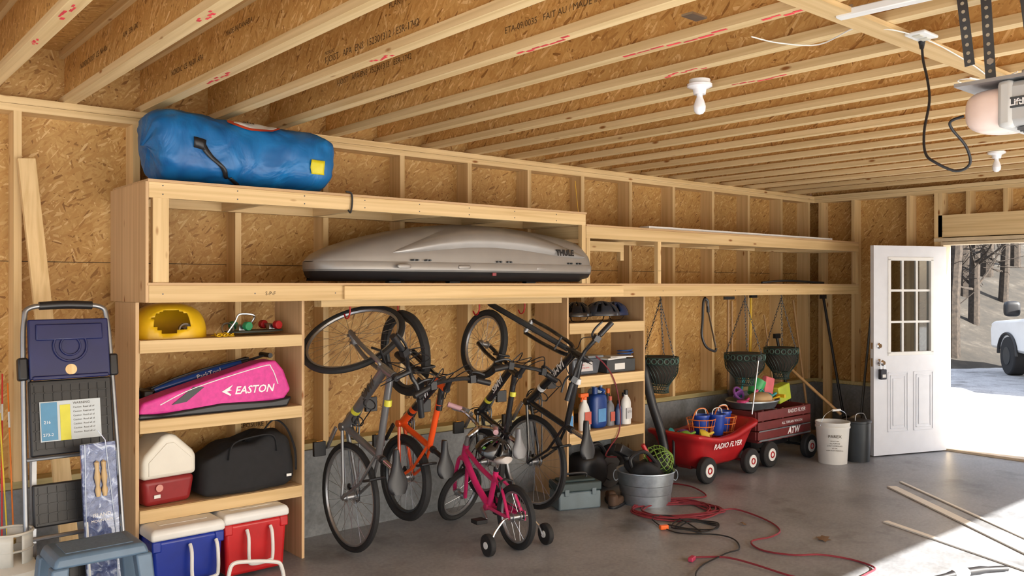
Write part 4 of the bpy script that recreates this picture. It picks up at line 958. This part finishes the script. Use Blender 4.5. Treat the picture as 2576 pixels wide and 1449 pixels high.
solo('black_backpack',MB().blob((5.33,4.88,.16),.15,.14,.16,.6,.7,nz=.3,nsc=8,nu=30,nv=18),BF,'lumpy black bag on the floor under the bottles, right of the leaf blower','bag',ang=60)
bt2=thing('blower_tube','long black curved plastic blower tube leaning on the right shelving unit','tube',(5.62,4.7,0))
obj('pipe',MB().tube(cr([(5.555,4.83,1.02),(5.56,4.81,.90),(5.60,4.77,.65),(5.68,4.73,.38),(5.69,4.70,.18),(5.65,4.67,.04)],4),[.024]*3+[.038]*18,14),BLACK,bt2)
def wwheel(root,x,y,r=.11,w=.06):
    wl=obj('wheel',MB().cyl((x,y-w/2,r),(x,y+w/2,r),r,28),RUB,root,bev=.012)
    obj('hub_cap',MB().cyl((x,y-w/2-.006,r),(x,y-w/2+.004,r),r*.5,20),WHITE,wl)
    obj('hub_ring',MB().torus(r*.22,.006,16,6,T(x,y-w/2-.007,r)@R(PI/2,'X')),RED,wl)
w1=thing('plastic_wagon','bright red plastic pull wagon with white lettering, full of beach toys','wagon',(6.2,4.65,0))
def rr_ring(x0,x1,y0,y1,z,r=.10,n=6,m=6):
    out=[]
    cs=((x1-r,y1-r,0),(x0+r,y1-r,PI/2),(x0+r,y0+r,PI),(x1-r,y0+r,1.5*PI))
    for q,(cx_,cy_,a0) in enumerate(cs):
        for i in range(n+1):
            a=a0+PI/2*i/n; out.append(V((cx_+r*math.cos(a),cy_+r*math.sin(a),z)))
        nx_=cs[(q+1)%4]; e=V((nx_[0]+r*math.cos(nx_[2]),nx_[1]+r*math.sin(nx_[2]),z)); b0=out[-1]
        for i in range(1,m): out.append(b0.lerp(e,i/m))
    return out
mb=MB().loft([rr_ring(5.90,6.44,4.53,4.83,.10),rr_ring(5.84,6.50,4.49,4.87,.13),rr_ring(5.80,6.54,4.465,4.895,.20),rr_ring(5.77,6.59,4.445,4.915,.29),rr_ring(5.74,6.62,4.43,4.93,.335),rr_ring(5.705,6.655,4.40,4.96,.35),rr_ring(5.70,6.66,4.395,4.965,.375),rr_ring(5.72,6.64,4.41,4.95,.392),rr_ring(5.76,6.60,4.46,4.90,.385),rr_ring(5.80,6.55,4.49,4.87,.20)])
for v in mb.bm.verts:
    t=(v.co.x-5.7)/.96
    if v.co.z>.15: v.co.z+=(.13*max(0,.28-t)+.22*max(0,t-.62)-.03*math.exp(-((t-.42)/.22)**2))*min(1,(v.co.z-.15)/.2)
    if .1<v.co.z<.3 and abs(t-.5)<.38: v.co.y+=(.018 if v.co.y<4.68 else -.018)*math.cos((t-.5)/.38*PI/2)
obj('tub',mb,RED,w1,ang=60)
obj('undercarriage',MB().box((6.2,4.67,.125),(.7,.22,.05)).cyl((5.90,4.46,.11),(5.90,4.88,.11),.012,8).cyl((6.48,4.46,.11),(6.48,4.88,.11),.012,8),pm('dark_red',(.18,.01,.012),.5),w1,bev=.006)
for x in (5.88,6.50):
    for y in (4.42,4.92): wwheel(w1,x,y)
obj('pull_handle',MB().tube(cr([(5.80,4.67,.12),(5.77,4.67,.12),(5.76,4.67,.20),(5.76,4.67,.40)],4),.011,8),BLACK,w1)
text(w1,'RADIO FLYER',(6.00,4.437,.262),(1,0,0),(0,-.15,1),.066,WINK,shear=.25,bold=.001)
w2=thing('stake_wagon','dark red wooden stake-sided wagon with white lettering behind the bucket','wagon',(7.15,4.7,0))
obj('bed',MB().bb(6.74,7.58,4.50,4.92,.22,.245),REDW,w2,smooth=False)
for y in (4.49,4.93):
    for zb,hb_ in ((.25,.075),(.335,.075),(.42,.085)):
        obj('side_board',MB().bb(6.72,7.60,y-.009,y+.009,zb,zb+hb_),REDW,w2,bev=.003)
    for x in (6.82,7.15,7.50): obj('stake',MB().bb(x-.015,x+.015,y+(.01 if y<4.7 else -.022),y+(.022 if y<4.7 else -.01),.22,.51),REDW,w2)
for x in (6.715,7.605):
    for zb,hb_ in ((.25,.075),(.335,.075),(.42,.085)):
        obj('end_board',MB().bb(x-.009,x+.009,4.50,4.92,zb,zb+hb_),REDW,w2,bev=.003)
obj('rail_bracket',MB().bb(6.73,7.59,4.478,4.4795,.322,.332),GALV,w2); obj('rail_bracket',MB().bb(6.73,7.59,4.475,4.4795,.235,.25),GALV,w2)
obj('axle',MB().cyl((6.85,4.46,.12),(6.85,4.96,.12),.012,8).cyl((7.5,4.46,.12),(7.5,4.96,.12),.012,8).box((7.17,4.71,.17),(.6,.1,.09)),BLACK,w2)
for x in (6.86,7.53):
    for y in (4.46,4.95): wwheel(w2,x,y,.115,.06)
text(w2,'RADIO FLYER',(7.20,4.479,.455),(1,0,0),(0,0,1),.05,WINK,shear=.2)
text(w2,'ALL TERRAIN WAGON',(7.10,4.479,.36),(1,0,0),(0,0,1),.034,WINK)
text(w2,'ATW',(7.20,4.479,.262),(1,0,0),(0,0,1),.085,WINK,shear=.25,bold=.003)
OW=pm('orange_wire',(.75,.19,.03),.4); BP=pm('blue_pail',(.015,.06,.38),.35)
for i,(x,y,lbl) in enumerate(((6.12,4.66,'orange wire basket at left in the red wagon'),(6.40,4.64,'orange wire basket at right in the red wagon'))):
    t=thing('wire_basket',lbl,'basket',(x,y,.3),group='orange wire baskets in the red wagon'); mb=MB()
    for z,r in ((.30,.08),(.36,.10),(.43,.115),(.49,.125)): mb.torus(r,.0045,24,5,T(x,y,z))
    for k in range(12):
        a=2*PI*k/12; mb.tube([(x+.08*math.cos(a),y+.08*math.sin(a),.30),(x+.125*math.cos(a),y+.125*math.sin(a),.49)],.003,4)
    obj('basket',mb,OW,t)
    obj('handle',MB().tube(cr([(x-.12,y,.49),(x-.06,y,.57),(x+.06,y,.57),(x+.12,y,.49)],4),.005,6),OW,t)
for i,(x,y,z,lbl) in enumerate(((6.12,4.66,.34,'blue toy pail inside the left orange basket'),(6.27,4.60,.34,'blue toy pail between the two orange baskets'),(6.41,4.64,.35,'blue toy pail inside the right orange basket'))):
    t=thing('toy_pail',lbl,'toy pail',(x,y,z),group='blue toy pails')
    obj('pail',MB().lathe([(0,0),(.05,0),(.072,.17),(.078,.17),(.078,.185),(.066,.185),(.05,.02),(0,.02)],20,T(x,y,z),cap=False),BP,t)
    obj('handle',MB().tube(cr([(x-.074,y,z+.17),(x-.05,y,z+.23),(x+.05,y,z+.23),(x+.074,y,z+.17)],4),.004,6),WHITE,t)
toyc=[('lime green',(.18,.42,.05)),('purple',(.15,.05,.3)),('yellow',(.7,.52,.05)),('turquoise',(.02,.3,.34))]
for i,(x,y,z) in enumerate(((5.86,4.62,.37),(5.95,4.70,.36),(6.02,4.55,.36),(5.83,4.76,.36))):
    nm,c=toyc[i]; m_=pm('toy_'+nm.replace(' ','_'),c,.4)
    solo('sand_toy',MB().lathe([(0,-.03),(.05,-.02),(.07,.0),(.06,.02),(.02,.045),(0,.05)],14,T(x,y,z)@R(.5*i,'X')@R(.4,'Y')).tube([(x,y,z),(x+.09,y-.03,z+.03)],.011,8),m_,nm+' plastic sand toy in the left half of the red wagon','toy',group='sand toys in the red wagon')
trb=thing('metal_tray','oval galvanised tray of toys resting on the dark red wagon','tray',(6.97,4.68,.50))
obj('tray',MB().lathe([(0,.01),(.20,.01),(.215,.0),(.25,.06),(.262,.065),(.26,.075),(.24,.065),(.205,.02),(0,.02)],36,T(6.99,4.72,.508)@Matrix.Diagonal((1.15,.85,1,1)),cap=False),GALV,trb)
PK=pm('toy_pink',(.68,.07,.24),.45); GN=pm('toy_green',(.04,.42,.12),.4); TL=pm('toy_teal',(.02,.27,.30),.4); TN=pm('straw',(.50,.33,.17),.8,bmp=.5); LM_=pm('toy_lime',(.48,.58,.05),.45); CO=pm('toy_coral',(.72,.16,.19),.5)
toys=[('toy_shovel',MB().tube([(6.74,4.66,.56),(6.86,4.64,.63),(6.92,4.62,.68)],.012,8).blob((6.74,4.66,.585),.055,.05,.014,.7,.8),PK,'pink toy shovel at the left of the metal tray','toy'),
('straw_hat',MB().blob((6.93,4.60,.61),.12,.10,.055,.9,.9,nz=.1).blob((6.93,4.60,.59),.15,.12,.012),TN,'tan straw hat lying in the metal tray','hat'),
('toy_bucket',MB().lathe([(0,0),(.06,0),(.085,.14),(.078,.14),(.055,.01),(0,.01)],18,T(7.03,4.74,.62)@R(.6,'Y'),cap=False),GN,'green toy bucket tipped over in the metal tray','toy'),
('foam_board',MB().box((7.17,4.68,.68),(.14,.05,.20),R(.25,'Y').to_3x3()),CO,'coral pink foam block standing in the metal tray','toy'),
('toy_watering_can',MB().blob((7.04,4.62,.60),.075,.06,.05,.7,.8).tube([(7.08,4.6,.60),(7.15,4.57,.64)],.012,8).torus(.04,.007,16,6,T(6.98,4.62,.64)@R(PI/2,'X')),TL,'teal toy watering can at the centre front of the metal tray','toy'),
('swim_float',MB().box((7.36,4.66,.615),(.20,.10,.16),R(-.2,'Y').to_3x3()),LM_,'lime yellow patterned float at the right end of the dark red wagon','toy'),
('sand_sifter',MB().torus(.06,.012,22,6,T(6.85,4.78,.64)@R(1.0,'X')).cyl((6.85,4.78,.63),(6.85,4.79,.64),.055,18),pm('toy_purple2',(.3,.1,.4),.4),'purple round sand sifter at the back of the metal tray','toy'),
('garden_trowel',MB().tube([(6.90,4.80,.58),(6.97,4.82,.72)],.012,8).blob((6.99,4.825,.75),.03,.008,.05),TL,'teal garden trowel sticking up from the metal tray','toy'),
('toy_rake',MB().tube([(7.10,4.60,.58),(7.22,4.58,.60)],.009,8).box((7.24,4.58,.605),(.02,.09,.03)),YEL,'yellow toy rake lying along the front rim of the metal tray','toy')]
for nm,mb,m_,lb_,ct in toys: solo(nm,mb,m_,lb_,ct,bev=.008 if nm in('foam_board','swim_float') else 0,ang=60)
bc_=thing('joint_compound_bucket','white plastic bucket with printed label on the floor left of the dark bin','bucket',(7.5,4.2,0))
PLW=pm('pail_white',(.66,.65,.62),.45,var=.04)
obj('pail',MB().lathe([(0,0),(.128,0),(.148,.33),(.156,.33),(.156,.35),(.150,.352),(.156,.37),(.156,.385),(.147,.385),(.142,.34),(.125,.02),(0,.02)],36,T(7.49,4.19,0),cap=False),PLW,bc_)
obj('handle',MB().tube(cr([(7.34,4.23,.35),(7.37,4.20,.45),(7.47,4.15,.50),(7.60,4.12,.45),(7.64,4.14,.35)],5),.0035,6),STEEL,bc_)
obj('grip',MB().tube([(7.44,4.165,.492),(7.53,4.135,.492)],.011,8),WHITE,bc_)
dirv=V((-.80,-.60,0)).normalized(); rt_=V((0,0,1)).cross(dirv)
def onpail(s,z,size,m):
    rr_=.128+.02*z/.33+.004
    text(bc_,s,V((7.49,4.19,z))+dirv*rr_,rt_,(0,0,1),size,m,align='CENTER')
onpail('PAREX',.25,.040,INK)
for i,s_ in enumerate(('READY MIX','ALL PURPOSE','JOINT COMPOUND','4.5 GAL','KEEP FROM FREEZING')): onpail(s_,.215-.022*i,.015,INK)
db=thing('dark_bin','dark metal bin with lid between the white bucket and the door','bin',(7.76,4.1,0))
obj('body',MB().lathe([(0,0),(.115,0),(.125,.36),(.132,.365),(.132,.38),(.12,.385),(0,.39)],30,T(7.75,4.09,0)),pm('bin_dark',(.028,.032,.036),.4,.4),db)
obj('handle',MB().tube(cr([(7.66,4.06,.37),(7.70,4.07,.44),(7.80,4.05,.44),(7.84,4.04,.37)],5),.004,6),STEEL,db)
PG=pm('basket_green',(.030,.055,.048),.5,.3)
def planter(x,y,zt,r,h,label):
    t=thing('hanging_planter',label,'planter',(x,y,zt-h),group='wire planters hanging by chains under the loft')
    mb=MB(); mb.torus(r,.006,32,6,T(x,y,zt)).torus(r*.99,.005,32,6,T(x,y,zt-.055)).torus(r*.46,.006,24,6,T(x,y,zt-h)).torus(r*.5,.005,24,6,T(x,y,zt-h*.80))
    for k in range(30):
        a=2*PI*k/30; c,s_=math.cos(a),math.sin(a); c2,s2=math.cos(a+.35),math.sin(a+.35)
        mb.tube(cr([(x+r*.99*c,y+r*.99*s_,zt-.055),(x+r*.94*c2,y+r*.94*s2,zt-h*.45),(x+r*.5*c2,y+r*.5*s2,zt-h*.80),(x+r*.46*c,y+r*.46*s_,zt-h)],3),.0032,4)
    obj('wire_frame',mb,PG,t)
    mb=MB()
    for k in range(18):
        a=2*PI*k/18; mb.torus(.022,.0045,12,5,T(x+r*math.cos(a),y+r*math.sin(a),zt-.028)@R(a+PI/2,'Z')@R(PI/2,'X'))
    obj('scroll_band',mb,pm('band_green',(.075,.14,.115),.5,.2),t)
    obj('liner',MB().lathe([(0,zt-h*.74),(r*.45,zt-h*.74),(r*.86,zt-h*.45),(r*.93,zt-.06),(r*.93,zt-.01),(r*.6,zt+.005),(0,zt+.01)],24,T(x,y,0)),pm('moss',(.045,.036,.030),.95,bmp=.8,scale=30),t)
    for k in range(3):
        a=2*PI*k/3+.5; p=V((x+r*math.cos(a),y+r*math.sin(a),zt)); q=V((x,y,1.53)); mb=MB(); n=int((q-p).length/.028)
        d=(q-p).normalized(); qm=d.to_track_quat('X','Z').to_matrix().to_4x4()
        for i in range(n): mb.torus(.008,.0022,8,4,T(*p.lerp(q,(i+.5)/n))@qm@R((i%2)*PI/2,'X')@Matrix.Diagonal((2.1,1,1,1)))
        obj('chain',mb,DSTEEL,t)
    obj('hook',MB().tube(cr([(x,y,1.52),(x+.015,y,1.535),(x,y,1.55),(x,y,1.566)],4),.004,6),DSTEEL,t)
planter(5.74,4.80,1.04,.155,.30,'green wire hanging planter nearest the right shelving unit')
planter(6.83,4.70,1.02,.185,.29,'middle green wire hanging planter, over the dark red wagon')
planter(7.50,4.74,1.04,.165,.30,'green wire hanging planter farthest right, over the dark red wagon')
sw=thing('bow_saw','black bow saw hanging from a nail under the loft','saw',(6.17,4.62,1.08))
obj('bow',MB().tube(cr([(6.12,4.62,1.54),(6.10,4.62,1.50),(6.09,4.62,1.35),(6.08,4.62,1.22),(6.14,4.62,1.12),(6.26,4.62,1.075),(6.285,4.62,1.10)],5),.011,8),BLACK,sw)
obj('blade',MB().beam((6.135,4.62,1.53),(6.275,4.62,1.11),.002,.018,(0,1,0)),STEEL,sw)
obj('grip',MB().tube([(6.12,4.62,1.545),(6.16,4.62,1.52),(6.17,4.62,1.42)],.014,8),BLACK,sw)
WH=pm('wood_handle',(.44,.25,.10),.45)
def pole(name,label,cat,a,b,r,m,head=None,hm=None,grip=None):
    t=thing(name,label,cat,V(b) if V(b).z<V(a).z else V(a)); obj('handle',MB().cyl(a,b,r,10),m,t)
    if head: obj('head',head,hm or DSTEEL,t,ang=60)
    if grip: obj('grip',grip,BLACK,t)
    return t
pole('garden_rake','wood-handled rake hanging left of the yellow-handled tool','rake',(7.16,5.12,1.52),(7.16,5.12,.62),.014,WH,MB().box((7.16,5.11,1.53),(.16,.02,.03)),DSTEEL)
pole('garden_hoe','yellow-handled tool hanging between two wire planters','garden tool',(7.52,5.10,1.53),(7.50,5.10,.75),.013,YEL,MB().box((7.53,5.08,1.545),(.10,.03,.03)),BLACK)
pole('spade','long wood-handled spade hanging just right of the rake','spade',(7.25,5.14,1.50),(7.25,5.14,.75),.014,WH,MB().blob((7.25,5.13,.68),.09,.012,.13,.5,.7),STEEL)
pole('edging_tool','slim steel rod tool hanging in front of the middle planter','garden tool',(6.72,4.48,.98),(6.62,4.48,.50),.007,STEEL,MB().box((6.72,4.48,.99),(.05,.02,.03)),BLACK)
hd=MB().blob((8.10,4.36,.24),.11,.03,.16,.6,.7,M=R(.6,'X').to_3x3())
pole('grain_scoop_shovel','long wooden-handled shovel leaning diagonally in the corner','shovel',(7.80,5.08,1.00),(8.08,4.43,.36),.016,WH,hd,pm('shovel_tan',(.28,.22,.15),.5,.3))
pole('black_shovel','black-shafted shovel standing upright in the corner beside the right wall','shovel',(8.62,4.93,1.52),(8.50,4.62,.22),.014,BLACK,MB().blob((8.49,4.60,.15),.10,.015,.14,.5,.7),BLACK,MB().box((8.62,4.93,1.53),(.11,.03,.04)))
pole('push_broom','tan wooden pole leaning in the corner next to the black shovel','broom',(8.30,5.1,1.50),(8.30,4.9,.10),.013,WH,MB().box((8.30,4.89,.06),(.30,.06,.10)),pm('bristle',(.20,.13,.08),.9))
pole('snow_pusher','black-handled snow pusher leaning left of the tan broom pole','shovel',(8.02,5.12,1.10),(8.10,4.95,.12),.015,BLACK,MB().box((8.11,4.94,.10),(.30,.02,.18)),DSTEEL,MB().box((8.02,5.12,1.12),(.10,.03,.05)))
pole('wood_stick','thin pale stick leaning on the wall left of the snow pusher','stick',(7.80,5.13,1.35),(7.86,4.98,.02),.009,WH)
pole('garden_fork','dark handled fork leaning against the right wall stud','garden fork',(8.74,4.45,1.40),(8.45,4.42,.25),.012,DSTEEL,MB().tube([(8.40,4.36,.02),(8.44,4.36,.22),(8.44,4.42,.23),(8.44,4.48,.22),(8.40,4.48,.02)],.006,6),DSTEEL)
# ================================================================= CORDS & FLOOR SCRAPS
def floorpath(px,z=.007): return [atZ(x,y,z) for x,y in px]
red=[(1690,1218),(1740,1228),(1775,1245),(1760,1252),(1680,1258)]
rd=random.Random(5)
for lp_ in range(7):
    cx_=1695+rd.uniform(-10,14); cy_=1284+rd.uniform(-4,5); ra=112+rd.uniform(-26,8); rb_=21+rd.uniform(-6,4)
    for q in range(9):
        a=-1.9-2*PI*q/9; red.append((cx_+ra*math.cos(a),cy_+rb_*math.sin(a)))
red+=[(1790,1288),(1850,1285),(1930,1310),(1962,1335),(1940,1355),(1890,1365),(1920,1385),(2000,1400),(2070,1400),(2150,1410),(2200,1430),(2180,1449),(2120,1470),(2000,1452),(1900,1425),(1820,1405),(1745,1402)]
pts=cr(floorpath(red),5)
for i,p in enumerate(pts): p.z=.007+.006*(math.sin(i*.37)+1)
cd=thing('extension_cord_red','long dark red extension cord coiled and snaking across the floor','extension cord',atZ(1700,1290,0))
obj('cable',MB().tube(pts,.0062,6),RC,cd); p=atZ(1745,1402,.015)
obj('socket_end',MB().beam(p,p+V((-.06,-.02,0)),.03,.026),pm('plug_red',(.40,.03,.08),.4),cd,bev=.005)
blk=[(1680,1325),(1720,1330)]
for lp_ in range(3):
    for q in range(8):
        a=.6-2*PI*q/8; blk.append((1748+lp_*4+(60-6*lp_)*math.cos(a),1324+lp_*2+(15-2*lp_)*math.sin(a)))
blk+=[(1700,1305),(1640,1306),(1700,1340),(1800,1350),(1850,1360),(1858,1385),(1820,1400),(1770,1420),(1750,1449),(1760,1480)]
pts=cr(floorpath(blk),6)
for i,p in enumerate(pts): p.z=.007+.007*(math.sin(i*.4+1)+1)
cb=thing('extension_cord_black','black extension cord with orange plug tangled in the red cord','extension cord',atZ(1740,1325,0))
obj('cable',MB().tube(pts,.005,6),BLACK,cb); p=atZ(1680,1325,.018)
obj('plug',MB().beam(p,p+V((-.06,.02,0)),.032,.03),OR,cb,bev=.006)
def strip(px0,px1,w,t,label,m=WHITE):
    a=atZ(*px0,t/2+.001); b=atZ(*px1,t/2+.001); solo('trim_strip',MB().beam(a,b,w,t),m,label,'trim strip',smooth=False,group='loose trim strips on the floor')
SW=pm('strip_pale',(.80,.78,.72),.5,var=.04)
strip((2243,1224),(2700,1445),.075,.010,'longest pale trim strip lying on the floor toward the sunlight',SW)
strip((2266,1212),(2700,1408),.025,.008,'narrow pale strip lying beside the longest trim strip on the floor',SW)
strip((2228,1312),(2600,1440),.045,.010,'lower pale trim strip on the floor ending in the sunlight',SW)
lfm=pm('dry_leaf',(.14,.08,.04),.8)
for i,(px,py,a) in enumerate(((2072,1357,.3),(1870,1320,1.2))):
    p=atZ(px,py,.004); mb=MB(); n=12; vs=[V((0,0,.008))]
    for k in range(n):
        r=(.05 if k%2 else .028)*(1 if i==0 else .5); vs.append(V((r*math.cos(2*PI*k/n)*1.3,r*math.sin(2*PI*k/n),random.uniform(0,.014))))
    mb.add(vs,[(0,k+1,(k+1)%n+1) for k in range(n)]).xf(T(*p)@R(a,'Z'))
    solo('dry_leaf',mb,lfm,('larger brown dry leaf on the concrete floor','small brown dry leaf inside the cord loops')[i],'leaf')
p=atZ(2440,1452,0)
bs=thing('spray_wand','black and white tool lying in the sunlight at the bottom edge of the floor','tool',p)
obj('body',MB().tube(cr([p+V((-.28,.10,.02)),p+V((-.1,.05,.025)),p+V((.1,-.02,.025)),p+V((.26,-.10,.02))],4),[.015]*4+[.022]*5+[.016]*4,10),BLACK,bs)
obj('white_sleeve',MB().cyl(p+V((-.1,.05,.025)),p+V((0,.015,.025)),.024,12),WHITE,bs)
# ================================================================= CEILING ITEMS
BM,nt,b=nt_new('bulb_glass'); nz=N(nt,'ShaderNodeTexNoise'); nt.links.new(ramp(nt,nz.outputs[0],[(0,(.85,.85,.88)),(1,(.95,.95,.97))]),b.inputs['Base Color']); b.inputs['Roughness'].default_value=.15; b.inputs['Coat Weight'].default_value=.6
for i,(px,py,lbl) in enumerate(((1760,212,'bare white bulb in a porcelain lampholder on the nearer ceiling joists'),(2507,382,'bare white bulb in a lampholder farther away, above the door'))):
    p=atZ(px,py,ZP-.002); x,y=p.x,p.y
    t=thing('ceiling_light',lbl,'ceiling light',(x,y,ZP-.002),group='bare bulb ceiling lights')
    obj('lampholder',MB().lathe([(0,.0),(.062,.0),(.062,-.012),(.050,-.018),(.034,-.024),(.030,-.05),(0,-.05)],28,T(x,y,ZP-.003)),BM,t,ang=30)
    obj('bulb',MB().lathe([(0,-.045),(.014,-.05),(.016,-.066),(.024,-.085),(.031,-.11),(.028,-.133),(.016,-.147),(0,-.151)],24,T(x,y,ZP-.003)),BM,t)
    obj('backing_box',MB().cyl((x,y,ZP-.0025),(x,y,ZP+.02),.052,20),WHITE,t)
po=atZ(2318,98,ZP-.04)
ol=thing('outlet_box','white ceiling outlet on the cross board with a black cord plugged in','outlet',(po.x,po.y,2.6))
obj('plate',MB().box((po.x,po.y,ZP-.027),(.12,.08,.012)),WHITE,ol,bev=.004)
for dx in (-.03,.03): obj('socket',MB().box((po.x+dx,po.y,ZP-.035),(.035,.03,.006)),pm('cream',(.6,.58,.5),.5),ol)
cp=[(2319,104),(2322,150),(2333,200),(2338,255),(2325,330),(2328,385),(2352,408),(2405,430),(2440,412),(2430,368),(2395,325),(2392,305),(2425,292)]
cpp=[atD(x,y,3.42-(.30*i/12)) for i,(x,y) in enumerate(cp)]
cc=thing('opener_power_cord','black power cord looping from the ceiling outlet to the door opener','power cord',cpp[6])
obj('cable',MB().tube(cr(cpp,6),.0052,8),BLACK,cc)
obj('plug',MB().cyl(cpp[0]+V((0,0,.02)),cpp[0]+V((0,0,-.03)),.017,10,.008),BLACK,cc)
ox,oy=3.21,1.205
op=thing('garage_door_opener','grey garage door opener with pale light lens hanging from ceiling brackets','garage door opener',(ox,oy,2.15))
z0,z1=2.175,2.335
OGR=pm('opener_grey',(.48,.48,.47),.45,var=.04)
obj('housing',MB().box((ox+.02,oy-.30,(z0+z1)/2+.006),(.25,.46,.148)),OGR,op,bev=.02)
obj('bezel',MB().box((ox+.02,oy-.085,(z0+z1)/2+.006),(.262,.05,.158)),pm('opener_bezel',(.56,.56,.54),.4,var=.04),op,bev=.015)
obj('top_plate',MB().box((ox+.02,oy-.20,z1+.012),(.27,.55,.012)),ALU,op)
LN,nt,b=nt_new('lens'); nz=N(nt,'ShaderNodeTexNoise'); nt.links.new(ramp(nt,nz.outputs[0],[(0,(.86,.66,.58)),(1,(.95,.78,.70))]),b.inputs['Base Color']); b.inputs['Roughness'].default_value=.3
obj('light_lens',MB().blob((ox+.02,oy-.05,(z0+z1)/2+.003),.122,.125,.074,.6,.75,nu=32,nv=18),LN,op,ang=70)
vb=MB().box((ox+.02,oy-.16,z0+.004),(.18,.10,.010))
for i in range(7): vb.box((ox-.055+.024*i,oy-.16,z0-.002),(.008,.09,.008))
obj('bottom_vent',vb,pm('vent_grey',(.10,.10,.10),.5),op)
pl=atX(2538,266,ox-.1095)
text(op,'LiftMaster',pl,(0,-1,0),(0,0,1),.030,WINK,bold=.0008)
obj('badge',MB().box((ox-.1065,pl.y-.09,pl.z+.010),(.004,.20,.036)),DSTEEL,op,bev=.001)
obj('rail',MB().box((ox+.02,oy-.75,z1+.035),(.05,1.3,.035)),ALU,op,bev=.003)
def strap(p,q,m=DSTEEL,w=.034):
    p=V(p);q=V(q); a=obj('hanger_bracket',MB().beam(p,q,.003,w,(0,1,0)),m,op,smooth=False)
    d=q-p; n=int(d.length/.03); hm=MB()
    for i in range(n):
        c=p+d*((i+.5)/n); hm.cyl(c+V((-.0025,0,0)),c+V((.0025,0,0)),.0065,8)
    obj('bracket_holes',hm,pm('hole_pale',(.42,.36,.26),.8),a)
strap((ox-.02,oy+.06,2.43),(ox-.02,oy+.09,2.70)); strap((ox-.02,oy-.01,2.35),(ox-.02,oy+.01,2.70)); strap((ox-.022,oy-.15,2.35),(ox-.022,oy-.11,2.70))
obj('bolt',MB().cyl((ox-.03,oy-.01,2.43),(ox-.018,oy-.01,2.43),.012,6),STEEL,op)
a=atZ(2108,40,2.645); b_=atZ(2345,-14,2.645)
tk=thing('metal_track','short white metal channel fixed under the joists at the upper right','metal channel',a)
obj('channel',MB().beam(a,b_,.045,.028),WHITE,tk,bev=.004)
for q in (.15,.8): obj('fixing_bolt',MB().cyl(a.lerp(b_,q),a.lerp(b_,q)+V((0,0,.03)),.008,6),STEEL,tk)
WR=pm('white_wire',(.75,.73,.68),.5)
solo('white_wire',MB().tube(cr([atZ(x,y,ZP-.012) for x,y in ((1890,92),(1960,108),(2060,112),(2150,70),(2200,72))]+[atZ(x,y,ZP-.026) for x,y in ((2260,78),(2350,108),(2450,165),(2500,205))],5),.003,5),WR,'thin white electric wire strung along the joists at upper right','wire')
solo('wire_loop',MB().tube(cr([atZ(x,y,ZP-.026) for x,y in ((2440,195),(2480,205),(2500,212),(2470,222),(2410,205),(2440,198),(2500,205),(2560,180))],5),.003,5),WR,'small loose loop of white wire beside the opener brackets','wire')
solo('corner_bracket',MB().beam(atZ(1728,35,ZP-.003),atZ(1765,48,ZP-.003),.05,.008),STEEL,'small metal plate under a joist near the top centre','bracket')
solo('yellow_string',MB().tube(cr([atY(1447,455,5.15),atY(1450,490,5.15),atY(1456,545,5.15)],4),.003,5),YEL,'thin yellow string dangling from the wall stud above the loft','string')
# ================================================================= LIGHT + CAMERA
w=bpy.data.worlds.new('w'); S.world=w; w.use_nodes=True; nt=w.node_tree; bg=nt.nodes['Background']
sk=N(nt,'ShaderNodeTexSky',sky_type='NISHITA'); sk.sun_disc=False; sk.sun_elevation=math.radians(32); sk.sun_rotation=math.radians(170); sk.air_density=1.0; sk.dust_density=3
mxx=mixc(nt,.6,sk.outputs[0],(2.9,3.0,3.2)); nt.links.new(mxx,bg.inputs[0]); bg.inputs[1].default_value=.66
sl_=bpy.data.lights.new('sun','SUN'); sl_.energy=27; sl_.angle=.009; sl_.color=(1,.955,.88)
so=bpy.data.objects.new('sun',sl_); COL.objects.link(so)
dirn=V((-.18,1,-.6086)); so.rotation_euler=dirn.to_track_quat('-Z','Y').to_euler(); so.location=(0,-8,8)
cam=bpy.data.cameras.new('cam'); cam.sensor_width=36; cam.lens=F/2576*36; cam.shift_y=-6.5/2576; cam.clip_start=.05; cam.clip_end=300
co_=bpy.data.objects.new('camera',cam); COL.objects.link(co_); co_.location=(0,0,CH); co_.rotation_euler=(PI/2,0,-ANG)
S.camera=co_
S.view_settings.view_transform='Standard'
